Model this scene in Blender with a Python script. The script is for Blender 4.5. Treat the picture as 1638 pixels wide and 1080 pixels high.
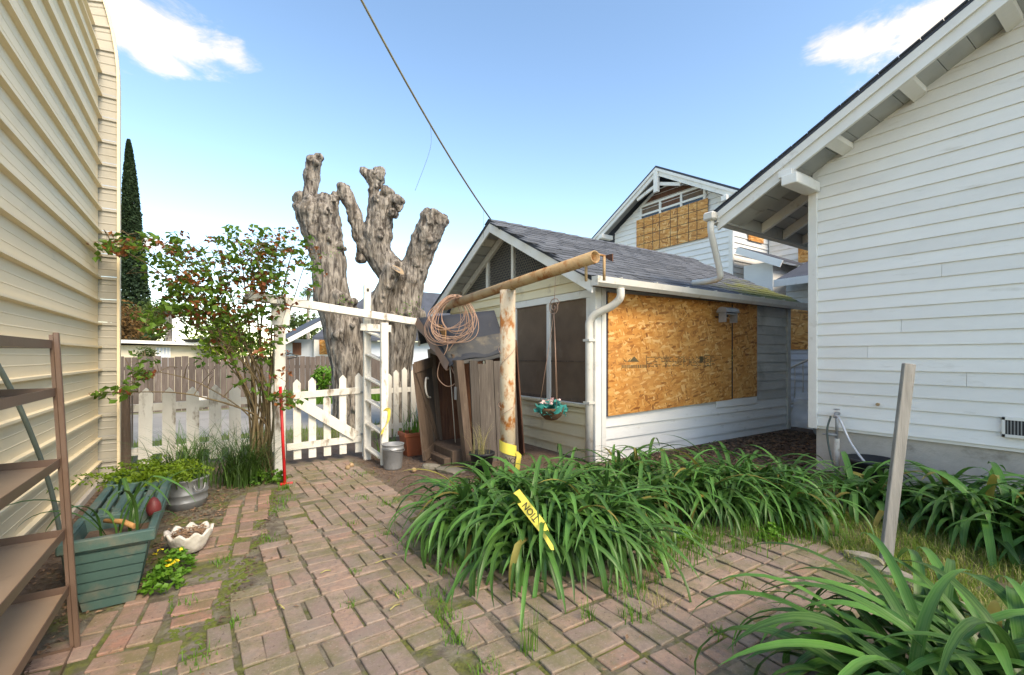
import bpy, bmesh, math, random
from mathutils import Vector, Matrix, Euler, noise as mnoise
random.seed(7)
R=math.radians
S=bpy.context.scene
for o in list(bpy.data.objects): bpy.data.objects.remove(o)
COL=S.collection

# ------------------------------------------------------------------ camera, world, sun, exposure
CAM_H=1.36; FP=725.0; CX=819.0; HY=570.0
FR=(.8338,-.5521); FF=(.5521,.8338)          # camera right / forward on the plan
cd=bpy.data.cameras.new('camera'); cam=bpy.data.objects.new('camera',cd); COL.objects.link(cam)
cam.location=(0,0,CAM_H); cam.rotation_euler=(R(90),0,-math.asin(.5521))
cd.sensor_width=36; cd.lens=36*FP/1638; cd.shift_y=(HY-540)/1638; cd.clip_start=.05; cd.clip_end=600
S.camera=cam
SUN_AZ=(.17,-.9854); SUN_EL=R(42)
w=bpy.data.worlds.new('World'); S.world=w; w.use_nodes=True
def build_world():
    nt=w.node_tree; n=nt.nodes; l=nt.links; n.clear()
    out=n.new('ShaderNodeOutputWorld'); bg=n.new('ShaderNodeBackground'); bg.inputs[1].default_value=.072
    sky=n.new('ShaderNodeTexSky'); sky.sky_type='NISHITA'; sky.sun_disc=False
    sky.sun_elevation=SUN_EL; sky.sun_rotation=math.atan2(SUN_AZ[0],SUN_AZ[1])
    sky.air_density=.9; sky.dust_density=.5; sky.ozone_density=1.2
    tc=n.new('ShaderNodeTexCoord')
    # soft fair-weather clouds scattered all round the sky
    wn=n.new('ShaderNodeTexNoise'); wn.inputs['Scale'].default_value=9; wn.inputs['Detail'].default_value=10; wn.inputs['Roughness'].default_value=.66; wn.inputs['Distortion'].default_value=.35
    mp=n.new('ShaderNodeMapping'); mp.inputs['Scale'].default_value=(1,1,2.4)
    l.new(tc.outputs['Generated'],mp.inputs['Vector']); l.new(mp.outputs[0],wn.inputs['Vector'])
    def ray(px,py):
        v=Vector(((px-CX)/FP*FR[0]+FF[0],(px-CX)/FP*FR[1]+FF[1],(HY-py)/FP)); return v.normalized()
    blobs=[(ray(215,42),.115),(ray(295,72),.08),(ray(365,88),.05),(ray(255,100),.055),(ray(1400,72),.075),(ray(1490,40),.115),(ray(1345,72),.055),(ray(1620,5),.14),(ray(235,388),.04)]
    rnd=random.Random(3)
    for k in range(12):
        a=rnd.uniform(R(90),R(330)); e=rnd.uniform(R(25),R(65)); a0=math.atan2(FF[1],FF[0])
        blobs.append((Vector((math.cos(a0+a)*math.cos(e),math.sin(a0+a)*math.cos(e),math.sin(e))),rnd.uniform(.1,.18)))
    prev=None
    for c,r in blobs:
        sub=n.new('ShaderNodeVectorMath'); sub.operation='SUBTRACT'; l.new(tc.outputs['Generated'],sub.inputs[0]); sub.inputs[1].default_value=c
        sc=n.new('ShaderNodeVectorMath'); sc.operation='MULTIPLY'; l.new(sub.outputs[0],sc.inputs[0]); sc.inputs[1].default_value=(1/r,1/r,2.3/r)
        ln=n.new('ShaderNodeVectorMath'); ln.operation='LENGTH'; l.new(sc.outputs[0],ln.inputs[0])
        mr=n.new('ShaderNodeMapRange'); mr.inputs['From Min'].default_value=1.5; mr.inputs['From Max'].default_value=.1; l.new(ln.outputs['Value'],mr.inputs['Value'])
        if prev is None: prev=mr.outputs[0]
        else:
            mx=n.new('ShaderNodeMath'); mx.operation='MAXIMUM'; l.new(prev,mx.inputs[0]); l.new(mr.outputs[0],mx.inputs[1]); prev=mx.outputs[0]
    ad=n.new('ShaderNodeMath'); ad.operation='MULTIPLY_ADD'; ad.inputs[1].default_value=.62; l.new(prev,ad.inputs[0]); l.new(wn.outputs['Fac'],ad.inputs[2])
    rp=n.new('ShaderNodeMapRange'); rp.interpolation_type='SMOOTHSTEP'; rp.inputs['From Min'].default_value=.70; rp.inputs['From Max'].default_value=1.04; l.new(ad.outputs[0],rp.inputs['Value'])
    hs=n.new('ShaderNodeMath'); hs.operation='MULTIPLY'; hs.inputs[1].default_value=.8; l.new(rp.outputs[0],hs.inputs[0])
    mix=n.new('ShaderNodeMix'); mix.data_type='RGBA'; l.new(hs.outputs[0],mix.inputs[0]); gm=n.new('ShaderNodeGamma'); gm.inputs[1].default_value=1.08; l.new(sky.outputs[0],gm.inputs[0]); hsv=n.new('ShaderNodeHueSaturation'); hsv.inputs['Saturation'].default_value=1.13; l.new(gm.outputs[0],hsv.inputs['Color']); l.new(hsv.outputs[0],mix.inputs[6]); mix.inputs[7].default_value=(3.2,3.15,3.1,1)
    l.new(mix.outputs[2],bg.inputs[0]); l.new(bg.outputs[0],out.inputs[0])
build_world()
sd=bpy.data.lights.new('sun','SUN'); sd.energy=.80; sd.angle=R(26); sd.color=(1,.97,.93)
sun=bpy.data.objects.new('sun',sd); COL.objects.link(sun)
sv=Vector((SUN_AZ[0]*math.cos(SUN_EL),SUN_AZ[1]*math.cos(SUN_EL),math.sin(SUN_EL))); sun.rotation_euler=sv.to_track_quat('Z','Y').to_euler(); sun.location=(-8,-20,16)
S.view_settings.view_transform='Standard'; S.view_settings.look='None'; S.view_settings.gamma=1; S.view_settings.use_curve_mapping=False
S.view_settings.exposure=2.54
S.view_settings.use_white_balance=True; S.view_settings.white_balance_temperature=8700; S.view_settings.white_balance_tint=10
S.render.engine='CYCLES'
S.cycles.max_bounces=6; S.cycles.diffuse_bounces=3; S.cycles.glossy_bounces=2; S.cycles.transmission_bounces=3

# ------------------------------------------------------------------ survey helpers (bearing on the plan -> place)
def ray(px,py):
    a=(px-CX)/FP; return Vector((a*FR[0]+FF[0],a*FR[1]+FF[1],(HY-py)/FP))
def at(px,py,d): v=ray(px,py)*d; v.z+=CAM_H; return v
def onX(px,py,x): v=ray(px,py); return at(px,py,x/v.x)
def onY(px,py,y): v=ray(px,py); return at(px,py,y/v.y)
def onZ(px,py,z=0): v=ray(px,py); return at(px,py,(z-CAM_H)/v.z)

# ------------------------------------------------------------------ materials
def mk(name):
    m=bpy.data.materials.new(name); m.use_nodes=True; nt=m.node_tree; nt.nodes.clear()
    o=nt.nodes.new('ShaderNodeOutputMaterial'); b=nt.nodes.new('ShaderNodeBsdfPrincipled'); nt.links.new(b.outputs[0],o.inputs[0]); return m,nt,b
class N:
    def __init__(s,nt): s.nt=nt
    def new(s,t,**k):
        n=s.nt.nodes.new(t)
        for a,v in k.items(): setattr(n,a,v)
        return n
    def link(s,a,b): s.nt.links.new(a,b)
    def pos(s,scale=(1,1,1),rot=(0,0,0),obj=False):
        if obj: src=s.new('ShaderNodeTexCoord').outputs['Object']
        else: src=s.new('ShaderNodeNewGeometry').outputs['Position']
        m=s.new('ShaderNodeMapping'); m.inputs['Scale'].default_value=scale; m.inputs['Rotation'].default_value=rot; s.link(src,m.inputs[0]); return m.outputs[0]
    def noise(s,vec,scale,detail=6,rough=.6,dist=0):
        n=s.new('ShaderNodeTexNoise'); n.inputs['Scale'].default_value=scale; n.inputs['Detail'].default_value=detail; n.inputs['Roughness'].default_value=rough; n.inputs['Distortion'].default_value=dist
        s.link(vec,n.inputs['Vector']); return n.outputs['Fac']
    def rng(s,v,a,b,c=0,d=1,smooth=False):
        n=s.new('ShaderNodeMapRange'); n.inputs['From Min'].default_value=a; n.inputs['From Max'].default_value=b; n.inputs['To Min'].default_value=c; n.inputs['To Max'].default_value=d
        if smooth: n.interpolation_type='SMOOTHSTEP'
        s.link(v,n.inputs['Value']); return n.outputs[0]
    def mix(s,f,a,b,mode='MIX'):
        n=s.new('ShaderNodeMix',data_type='RGBA',blend_type=mode)
        for i,x in ((0,f),(6,a),(7,b)):
            if isinstance(x,(int,float)): n.inputs[i].default_value=x
            elif isinstance(x,tuple): n.inputs[i].default_value=x+(1,) if len(x)==3 else x
            else: s.link(x,n.inputs[i])
        return n.outputs[2]
    def math(s,op,a,b):
        n=s.new('ShaderNodeMath',operation=op)
        for i,x in enumerate((a,b)):
            if isinstance(x,(int,float)): n.inputs[i].default_value=x
            else: s.link(x,n.inputs[i])
        return n.outputs[0]
    def rand(s): return s.new('ShaderNodeObjectInfo').outputs['Random']
    def bump(s,h,b,strength=.3,dist=.01):
        n=s.new('ShaderNodeBump'); n.inputs['Strength'].default_value=strength; n.inputs['Distance'].default_value=dist; s.link(h,n.inputs['Height']); s.link(n.outputs[0],b.inputs['Normal'])
def M(name,base,var,scale=4,rough=.75,bump=.25,bscale=40,stretch=(1,1,1),dirt=None,damt=(.55,.75),dscale=3,dstretch=(1,1,1),rnd=.15,metal=0,spec=.4,obj=False,dist=.008):
    m,nt,b=mk(name); g=N(nt)
    v=g.pos(stretch,obj=obj); f=g.rng(g.noise(v,scale),.3,.7)
    c=g.mix(f,base,var)
    if dirt:
        dv=g.pos(dstretch,obj=obj); df=g.rng(g.noise(dv,dscale,8,.65),damt[0],damt[1]); c=g.mix(df,c,dirt)
    if rnd:
        k=g.rng(g.rand(),0,1,1-rnd,1+rnd); c=g.mix(1.0,c,g.mix(1.0,(1,1,1),k,'MULTIPLY') if False else comb(g,k),'MULTIPLY')
    g.link(c,b.inputs['Base Color']); b.inputs['Roughness'].default_value=rough; b.inputs['Metallic'].default_value=metal; b.inputs['Specular IOR Level'].default_value=spec
    if bump: g.bump(g.noise(g.pos(stretch,obj=obj),bscale,5),b,bump,dist)
    return m
def comb(g,k):
    n=g.new('ShaderNodeCombineColor')
    for i in range(3): g.link(k,n.inputs[i])
    return n.outputs[0]

MT={}
MT['white']=M('white_paint',(.83,.82,.79),(.78,.77,.74),2.5,.55,.15,60,(1,1,3),dirt=(.52,.49,.42),damt=(.60,.85),dscale=4.0,dstretch=(1,.5,2.5),rnd=.05)
MT['whitegrey']=M('weathered_white_siding',(.62,.61,.57),(.50,.49,.45),3,.65,.25,50,(1,1,3),dirt=(.27,.25,.21),damt=(.55,.8),dscale=2,rnd=.09)
MT['cream']=M('cream_paint_siding',(.78,.68,.47),(.70,.59,.38),3,.6,.2,50,(1,.6,3),dirt=(.38,.30,.19),damt=(.58,.82),dscale=3.5,rnd=.06)
MT['trim']=M('white_trim_paint',(.80,.79,.75),(.73,.71,.66),4,.5,.15,50,dirt=(.40,.34,.25),damt=(.6,.85),dscale=5,rnd=.04)
MT['peel']=M('peeling_white_paint',(.75,.73,.67),(.66,.63,.56),6,.7,.35,40,(1,1,.5),dirt=(.24,.19,.14),damt=(.55,.68),dscale=9,dstretch=(1,1,.35),rnd=.09)
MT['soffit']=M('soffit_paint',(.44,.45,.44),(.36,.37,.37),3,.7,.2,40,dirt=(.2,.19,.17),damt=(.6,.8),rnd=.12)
MT['concrete']=M('foundation_render',(.52,.475,.42),(.42,.385,.34),5,.9,.6,30,dirt=(.22,.19,.155),damt=(.55,.75),dscale=2.5,dstretch=(1,1,1.5),rnd=0)
MT['metalwall']=M('tan_ribbed_steel',(.82,.69,.475),(.78,.65,.44),1.5,.6,.03,12,dirt=(.40,.33,.22),damt=(.62,.9),dscale=1.5,dstretch=(1,.6,2),rnd=.02,spec=.5)
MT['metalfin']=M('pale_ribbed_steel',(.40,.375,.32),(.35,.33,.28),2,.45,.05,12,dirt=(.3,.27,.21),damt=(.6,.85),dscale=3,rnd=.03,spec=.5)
MT['rackbrown']=M('brown_enamelled_steel',(.135,.082,.058),(.105,.064,.046),5,.38,.05,60,dirt=(.16,.11,.08),damt=(.6,.8),dscale=8,rnd=.03,spec=.5)
MT['rackshelf']=M('tan_brown_steel_shelf',(.36,.255,.175),(.31,.215,.145),3,.4,.04,60,dirt=(.12,.085,.06),damt=(.6,.85),dscale=5,rnd=.04,spec=.5)
MT['greywood']=M('grey_weathered_wood',(.115,.098,.085),(.06,.049,.042),5,.85,.7,22,(6,6,.5),dirt=(.24,.21,.18),damt=(.6,.75),dscale=5,dstretch=(5,5,.5),rnd=.22)
MT['brownwood']=M('brown_old_plank',(.17,.118,.085),(.095,.064,.046),5,.85,.6,22,(6,6,.5),dirt=(.30,.23,.17),damt=(.6,.75),dscale=5,dstretch=(5,5,.6),rnd=.22)
MT['redwood']=M('red_brown_plank',(.19,.085,.048),(.10,.045,.03),5,.85,.5,22,(6,6,.5),rnd=.2)
MT['newwood']=M('fresh_fir_plank',(.45,.25,.10),(.33,.16,.06),5,.75,.4,22,(6,6,.5),rnd=.15)
MT['fencewood']=M('dark_fence_board',(.165,.13,.112),(.095,.074,.064),4,.9,.5,12,(5,5,.5),dirt=(.25,.22,.20),damt=(.6,.75),dscale=2,dstretch=(5,5,.4),rnd=.25)
MT['rust']=M('rusty_painted_pipe',(.62,.53,.40),(.52,.42,.29),6,.75,.5,40,dirt=(.38,.135,.03),damt=(.49,.60),dscale=9,dstretch=(1,1,.55),rnd=0)
MT['rustbar']=M('rusty_yellowed_pipe',(.44,.32,.18),(.36,.20,.09),7,.75,.5,40,dirt=(.26,.09,.025),damt=(.52,.64),dscale=7,rnd=0)
MT['galv']=M('galvanised_steel',(.33,.34,.35),(.24,.25,.26),6,.45,.1,40,dirt=(.16,.15,.13),damt=(.6,.8),dscale=5,rnd=.05,metal=.35)
MT['galvwhite']=M('white_painted_metal',(.68,.66,.61),(.60,.57,.51),5,.45,.1,40,dirt=(.33,.26,.17),damt=(.6,.8),dscale=6,rnd=.03)
MT['felt']=M('rolled_roofing_felt',(.036,.042,.055),(.026,.03,.04),4,.8,.4,90,dirt=(.10,.095,.085),damt=(.6,.8),dscale=4,rnd=0)
MT['teal']=M('green_plastic',(.055,.115,.098),(.042,.088,.078),4,.55,.15,60,dirt=(.15,.14,.105),damt=(.5,.75),dscale=6,rnd=.05)
MT['terracotta']=M('terracotta',(.42,.12,.05),(.34,.09,.04),5,.8,.3,50,dirt=(.4,.28,.2),damt=(.65,.8),dscale=6,rnd=0)
MT['red']=M('red_paint',(.62,.02,.025),(.52,.015,.02),4,.35,.05,50,rnd=0)
MT['black']=M('black_plastic',(.028,.03,.034),(.02,.022,.025),4,.5,.1,60,rnd=0)
MT['hose']=M('grey_green_hose',(.10,.13,.115),(.07,.09,.08),8,.5,.05,60,rnd=0)
MT['wirecoil']=M('pale_copper_wire',(.50,.31,.22),(.42,.26,.19),20,.5,0,60,rnd=0)
MT['steelhose']=M('braided_steel_hose',(.6,.61,.63),(.5,.51,.53),60,.35,.2,200,rnd=0,metal=.5)
MT['tape']=M('yellow_caution_tape',(.78,.66,.13),(.72,.60,.10),5,.4,.05,30,rnd=.03)
MT['ink']=M('black_print',(.03,.028,.025),(.05,.045,.035),8,.7,0,rnd=0)
MT['grip']=M('printed_ink_on_board',(.10,.085,.045),(.16,.11,.05),30,.8,0,rnd=0)
MT['glass']=M('dark_window_glass',(.012,.015,.02),(.02,.024,.03),3,.08,0,rnd=0,spec=.8)
MT['screen']=M('dusty_brown_screen',(.185,.125,.085),(.13,.088,.06),3,.9,.3,220,(1,1,1),dirt=(.26,.20,.15),damt=(.55,.8),dscale=2.5,rnd=.05)
MT['bluetrim']=M('navy_window_trim',(.02,.05,.11),(.015,.035,.08),4,.5,.1,40,rnd=0)
MT['chick']=M('dull_wire',(.42,.39,.34),(.34,.31,.27),20,.6,0,rnd=0)
MT['shell']=M('white_cast_stone',(.66,.63,.57),(.5,.46,.40),14,.8,.7,45,dirt=(.22,.17,.12),damt=(.6,.72),dscale=14,rnd=0)
MT['coco']=M('coconut_fibre',(.10,.055,.03),(.16,.09,.05),60,.95,.9,120,rnd=0)
MT['turq']=M('turquoise_silk_leaf',(.05,.42,.36),(.03,.28,.26),12,.6,0,rnd=.2)
MT['pink']=M('pink_petal',(.75,.42,.42),(.8,.6,.58),12,.6,0,rnd=.2)
MT['yellowflower']=M('yellow_petal',(.8,.66,.04),(.75,.55,.03),12,.6,0,rnd=.1)
MT['asphalt']=M('pale_asphalt',(.34,.32,.285),(.27,.255,.23),1.2,.9,.4,60,dirt=(.12,.115,.11),damt=(.55,.8),dscale=.4,dstretch=(.25,1,1),rnd=0)
MT['stucco']=M('cream_stucco',(.62,.56,.43),(.56,.50,.38),2,.85,.2,30,rnd=0)
MT['bluesiding']=M('pale_blue_siding',(.55,.60,.66),(.49,.54,.6),2,.6,.1,30,rnd=.04)
MT['tarp']=M('white_tarp',(.72,.73,.76),(.62,.63,.66),5,.5,.3,8,rnd=0)
MT['moss']=M('green_moss',(.075,.105,.018),(.13,.155,.03),14,.95,.8,90,rnd=.2,dist=.012)
MT['chip']=M('dry_leaf_litter',(.16,.085,.05),(.28,.19,.12),90,.9,0,rnd=0)
MT['chipdark']=M('dark_mulch',(.075,.045,.03),(.15,.10,.07),120,.9,0,rnd=0)
MT['straw']=M('dry_grass',(.40,.33,.15),(.26,.25,.08),30,.85,0,rnd=0)
MT['nut']=M('dry_seed_pod',(.30,.18,.09),(.42,.30,.18),30,.7,.3,80,rnd=.2)
MT['pod']=M('dark_red_pod',(.17,.03,.03),(.12,.02,.022),6,.5,.1,40,rnd=0)
MT['greyboard']=M('silver_grey_board',(.30,.285,.265),(.19,.18,.165),5,.85,.6,22,(6,6,.5),dirt=(.12,.11,.10),damt=(.58,.7),dscale=6,dstretch=(5,5,.6),rnd=0)
MT['cable']=M('pale_olive_cable',(.22,.20,.13),(.15,.14,.09),20,.6,0,rnd=0)
MT['kerb']=M('weathered_kerb',(.30,.27,.22),(.22,.195,.155),9,.9,.8,40,dirt=(.13,.13,.06),damt=(.5,.68),dscale=8,rnd=.15)
MT['feltlight']=M('worn_grey_felt',(.07,.072,.074),(.05,.052,.055),5,.85,.5,90,dirt=(.15,.13,.10),damt=(.5,.7),dscale=6,rnd=0)
MT['cut']=M('sawn_limb_end',(.40,.29,.18),(.26,.18,.11),14,.85,.4,60,rnd=.1)

def foliage(name,c1,c2,scale=9,trans=.25,rough=.5,rnd=.25,stripe=False):
    m,nt,b=mk(name); g=N(nt)
    f=g.rng(g.noise(g.pos(),scale,4),.3,.7); c=g.mix(f,c1,c2)
    c=g.mix(1.0,c,comb(g,g.rng(g.rand(),0,1,1-rnd,1+rnd)),'MULTIPLY')
    if stripe:
        uv=g.new('ShaderNodeUVMap').outputs[0]; sx=g.new('ShaderNodeSeparateXYZ'); g.link(uv,sx.inputs[0])
        nz=g.noise(g.pos((1,1,1)),3,2)
        wv=g.math('SINE',g.math('MULTIPLY',sx.outputs[0],34.0),0.0)
        c=g.mix(g.rng(wv,-.2,1,0,.16),c,(.26,.38,.15))
        ct=g.rng(g.math('ABSOLUTE',g.math('SUBTRACT',sx.outputs[0],.5),0.0),0,.10,.35,0)
        c=g.mix(ct,c,(.16,.30,.08))
    g.link(c,b.inputs['Base Color']); b.inputs['Roughness'].default_value=rough; b.inputs['Specular IOR Level'].default_value=.35
    if trans:
        tr=nt.nodes.new('ShaderNodeBsdfTranslucent'); g.link(c,tr.inputs[0]); ms=nt.nodes.new('ShaderNodeMixShader'); ms.inputs[0].default_value=trans
        g.link(b.outputs[0],ms.inputs[1]); g.link(tr.outputs[0],ms.inputs[2])
        out=[n for n in nt.nodes if n.type=='OUTPUT_MATERIAL'][0]; g.link(ms.outputs[0],out.inputs[0])
    return m
MT['strap']=foliage('agapanthus_leaf',(.042,.135,.026),(.078,.205,.040),4,.25,.38,.45,stripe=True)
MT['leafgreen']=foliage('rose_leaf_green',(.10,.215,.03),(.16,.29,.04),6,.4)
MT['leafred']=foliage('rose_leaf_red',(.25,.055,.035),(.33,.14,.035),6,.3)
MT['fern']=foliage('light_fern_green',(.22,.33,.025),(.13,.25,.02),9,.4)
MT['grassdark']=foliage('dark_blade_green',(.04,.10,.02),(.08,.16,.03),6,.25)
MT['lawn']=foliage('yellow_green_grass',(.22,.29,.04),(.12,.23,.035),3,.4,.7)
MT['weed']=foliage('bright_weed_green',(.07,.21,.02),(.13,.27,.03),10,.3)
MT['cypress']=foliage('cypress_green',(.018,.045,.02),(.035,.07,.025),1.2,.1,.8)
MT['tree']=foliage('far_tree_green',(.05,.09,.02),(.09,.13,.03),.8,.2,.8)
MT['lime']=foliage('lime_tree_green',(.19,.27,.02),(.12,.21,.02),.9,.3,.8)
MT['rusty']=foliage('rusty_shrub',(.22,.11,.03),(.13,.075,.025),1.2,.2,.8)
MT['twig']=M('rose_cane',(.11,.075,.04),(.16,.12,.06),12,.8,.3,60,rnd=.1)

def osb(name,scale=1.0):
    m,nt,b=mk(name); g=N(nt); c=None; hgt=None
    for i,(rot,off) in enumerate(((.5,0),(-.7,3.1),(1.25,7.7),(-.15,11))):
        src=g.new('ShaderNodeNewGeometry').outputs['Position']
        sx=g.new('ShaderNodeSeparateXYZ'); g.link(src,sx.inputs[0])
        u=g.math('ADD',sx.outputs[0],sx.outputs[1]); cb=g.new('ShaderNodeCombineXYZ'); g.link(u,cb.inputs[0]); g.link(sx.outputs[2],cb.inputs[1]); cb.inputs[2].default_value=off
        mp=g.new('ShaderNodeMapping'); mp.inputs['Rotation'].default_value=(0,0,rot); g.link(cb.outputs[0],mp.inputs[0])
        m2=g.new('ShaderNodeMapping'); m2.inputs['Scale'].default_value=(9*scale,34*scale,1); g.link(mp.outputs[0],m2.inputs[0])
        vo=g.new('ShaderNodeTexVoronoi',feature='F1'); vo.voronoi_dimensions='2D'; vo.inputs['Scale'].default_value=1; vo.inputs['Randomness'].default_value=1; g.link(m2.outputs[0],vo.inputs['Vector'])
        sp=g.new('ShaderNodeSeparateColor'); g.link(vo.outputs['Color'],sp.inputs[0])
        cr=g.new('ShaderNodeValToRGB'); g.link(sp.outputs[0],cr.inputs[0]); e=cr.color_ramp.elements
        e[0].color=(.27,.085,.016,1); e[1].color=(.84,.52,.22,1); e[0].position=.0
        for p,cc in ((.12,(.50,.185,.038,1)),(.5,(.64,.27,.060,1)),(.82,(.72,.36,.105,1))): x=e.new(p); x.color=cc
        if c is None: c=cr.outputs[0]; hgt=sp.outputs[1]
        else:
            k=g.rng(sp.outputs[2],.45,.5); c=g.mix(k,c,cr.outputs[0]); 
            hm=g.new('ShaderNodeMix'); g.link(k,hm.inputs[0]); g.link(hgt,hm.inputs[2]); g.link(sp.outputs[1],hm.inputs[3]); hgt=hm.outputs[0]
    c=g.mix(g.rng(g.noise(g.pos(),1.6,4),.4,.75,0,.3),c,(.64,.34,.12))
    g.link(c,b.inputs['Base Color']); b.inputs['Roughness'].default_value=.65; g.bump(hgt,b,.25,.004)
    return m
MT['osb']=osb('oriented_strand_board',1.1)
MT['osbfar']=osb('oriented_strand_board_weathered',.8)

def shingle():
    m,nt,b=mk('slate_grey_shingle'); g=N(nt)
    c=g.mix(g.rng(g.noise(g.pos(),120,3,.7),.35,.65),(.055,.062,.075),(.13,.14,.155))
    c=g.mix(1.0,c,comb(g,g.rng(g.rand(),0,1,.72,1.3)),'MULTIPLY')
    sx=g.new('ShaderNodeSeparateXYZ'); g.link(g.new('ShaderNodeNewGeometry').outputs['Position'],sx.inputs[0])
    mx=g.math('MULTIPLY',g.rng(sx.outputs[0],6.0,8.2),g.rng(sx.outputs[1],5.4,4.2)); nz=g.noise(g.pos((1,3,1)),3.0,7,.7)
    k=g.rng(g.math('ADD',g.math('MULTIPLY',mx,.5),nz),.72,.86)
    c=g.mix(k,c,g.mix(g.noise(g.pos(),30,4),(.07,.085,.015),(.19,.19,.05)))
    g.link(c,b.inputs['Base Color']); b.inputs['Roughness'].default_value=.9; g.bump(g.noise(g.pos(),150,3),b,.5,.004); return m
MT['shingle']=shingle()
MT['farroof']=M('far_dark_roof',(.075,.085,.11),(.05,.058,.075),3,.85,.4,30,rnd=.2)

def brickmat(name='weathered_clay_brick',tint=(1,1,1)):
    m,nt,b=mk(name); g=N(nt)
    cr=g.new('ShaderNodeValToRGB'); g.link(g.rand(),cr.inputs[0]); e=cr.color_ramp.elements
    e[0].color=(.285,.205,.155,1); e[1].color=(.33,.195,.14,1)
    for p,cc in ((.2,(.345,.255,.195,1)),(.4,(.225,.17,.14,1)),(.6,(.355,.235,.175,1)),(.8,(.275,.21,.17,1))): x=e.new(p); x.color=cc
    c=g.mix(g.rng(g.noise(g.pos(),26,8,.75),.42,.70),cr.outputs[0],(.20,.15,.125))
    c=g.mix(g.rng(g.noise(g.pos(),6,7,.7),.46,.68,0,.65),c,(.235,.205,.165))
    c=g.mix(g.math('MULTIPLY',g.rng(g.noise(g.pos(),2.6,8,.72),.46,.62),.75),c,(.145,.14,.065))
    c=g.mix(g.rng(g.noise(g.pos(),90,3,.6),.60,.70,0,.55),c,(.34,.30,.26))
    c=g.mix(g.rng(g.noise(g.pos(),55,4,.6),.62,.70,0,.7),c,(.09,.07,.06))
    c=g.mix(1.0,c,tint,'MULTIPLY')
    g.link(c,b.inputs['Base Color']); b.inputs['Roughness'].default_value=.9; b.inputs['Specular IOR Level'].default_value=.25; g.bump(g.noise(g.pos(),60,8,.75),b,.8,.008); return m
MT['brick']=brickmat(tint=(1.07,1.06,1.08)); MT['brickred']=brickmat('red_clay_brick',(1.12,1.0,.99))

def groundmat():
    m,nt,b=mk('garden_soil'); g=N(nt); p=g.pos()
    c=g.mix(g.rng(g.noise(p,7,8,.7),.35,.65),(.115,.072,.050),(.19,.135,.10))
    c=g.mix(g.rng(g.noise(p,40,5,.7),.5,.7,0,.7),c,(.065,.045,.033))
    sx=g.new('ShaderNodeSeparateXYZ'); g.link(g.new('ShaderNodeNewGeometry').outputs['Position'],sx.inputs[0])
    # sandy mortar and moss between the pavers
    inpath=g.math('MULTIPLY',g.math('MULTIPLY',g.rng(sx.outputs[0],-.9,-.6),g.rng(sx.outputs[0],4.2,3.8)),g.math('MULTIPLY',g.rng(sx.outputs[1],6.4,6.1),1.0))
    soilbed=g.math('MULTIPLY',g.rng(sx.outputs[0],1.5,1.62),g.rng(sx.outputs[1],2.6,2.8))
    inpath=g.math('MULTIPLY',inpath,g.math('SUBTRACT',1.0,soilbed))
    mort=g.mix(g.rng(g.noise(p,3.5,6,.65),.46,.60),g.mix(g.rng(g.noise(p,9,6,.7),.4,.6),(.24,.21,.155),(.12,.095,.07)),g.mix(g.rng(g.noise(p,18,5),.4,.6),(.085,.095,.022),(.17,.18,.04)))
    c=g.mix(inpath,c,mort)
    lawn=g.math('MULTIPLY',g.rng(sx.outputs[0],3.1,3.7),g.rng(sx.outputs[1],1.9,1.4))
    c=g.mix(g.math('MULTIPLY',lawn,g.rng(g.noise(p,4,5),.35,.6)),c,(.16,.19,.045))
    far=g.rng(sx.outputs[1],7.6,8.4)
    c=g.mix(far,c,g.mix(g.noise(p,.8,6),(.24,.22,.13),(.15,.17,.06)))
    g.link(c,b.inputs['Base Color']); b.inputs['Roughness'].default_value=.95; g.bump(g.noise(p,28,7,.7),b,.9,.03); return m
MT['ground']=groundmat()

def barkmat():
    m,nt,b=mk('grey_furrowed_bark'); g=N(nt)
    v=g.pos((1,1,.16)); n1=g.noise(v,16,9,.68,.6); n2=g.noise(g.pos(),3,6)
    c=g.mix(g.rng(n1,.40,.60),(.045,.036,.030),(.38,.34,.295))
    c=g.mix(g.rng(n2,.5,.72,0,.55),c,(.22,.175,.13))
    c=g.mix(g.rng(g.noise(g.pos((1,1,.4)),9,6,.7),.55,.68,0,.6),c,(.085,.065,.05))
    gm=g.new('ShaderNodeNewGeometry'); 
    g.link(c,b.inputs['Base Color']); b.inputs['Roughness'].default_value=.92; g.bump(n1,b,1.0,.05); return m
MT['bark']=barkmat()

# ------------------------------------------------------------------ object helpers
WL={}
def wl(p): return WL.get(p.name,Vector((0,0,0))) if p else Vector((0,0,0))
def link(name,me,parent=None,loc=(0,0,0),rot=None,scale=None):
    o=bpy.data.objects.new(name,me); COL.objects.link(o); loc=Vector(loc)
    if parent: o.parent=parent
    o.location=loc-wl(parent)
    if rot is not None: o.rotation_euler=rot
    if scale is not None: o.scale=scale
    WL[o.name]=loc
    return o
def me_(name,V,F,mat,smooth=False,uv=None):
    me=bpy.data.meshes.new(name); me.from_pydata([tuple(v) for v in V],[],F)
    for m in (mat if isinstance(mat,(list,tuple)) else [mat]): me.materials.append(MT[m])
    if smooth: me.polygons.foreach_set('use_smooth',[True]*len(me.polygons))
    me.update(); return me
def obj(name,V,F,mat,parent=None,smooth=False): return link(name,me_(name,V,F,mat,smooth),parent) if not parent or WL.get(parent.name,Vector()).length==0 else _sub(name,V,F,mat,parent,smooth)
def _sub(name,V,F,mat,parent,smooth):
    return link(name,me_(name,V,F,mat,smooth),parent)
def tag(o,label=None,cat=None,group=None,kind=None):
    for k,v in (('label',label),('category',cat),('group',group),('kind',kind)):
        if v: o[k]=v
    return o
def thing(name,loc,label,cat,group=None): return tag(link(name,None,None,loc),label,cat,group)
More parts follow.
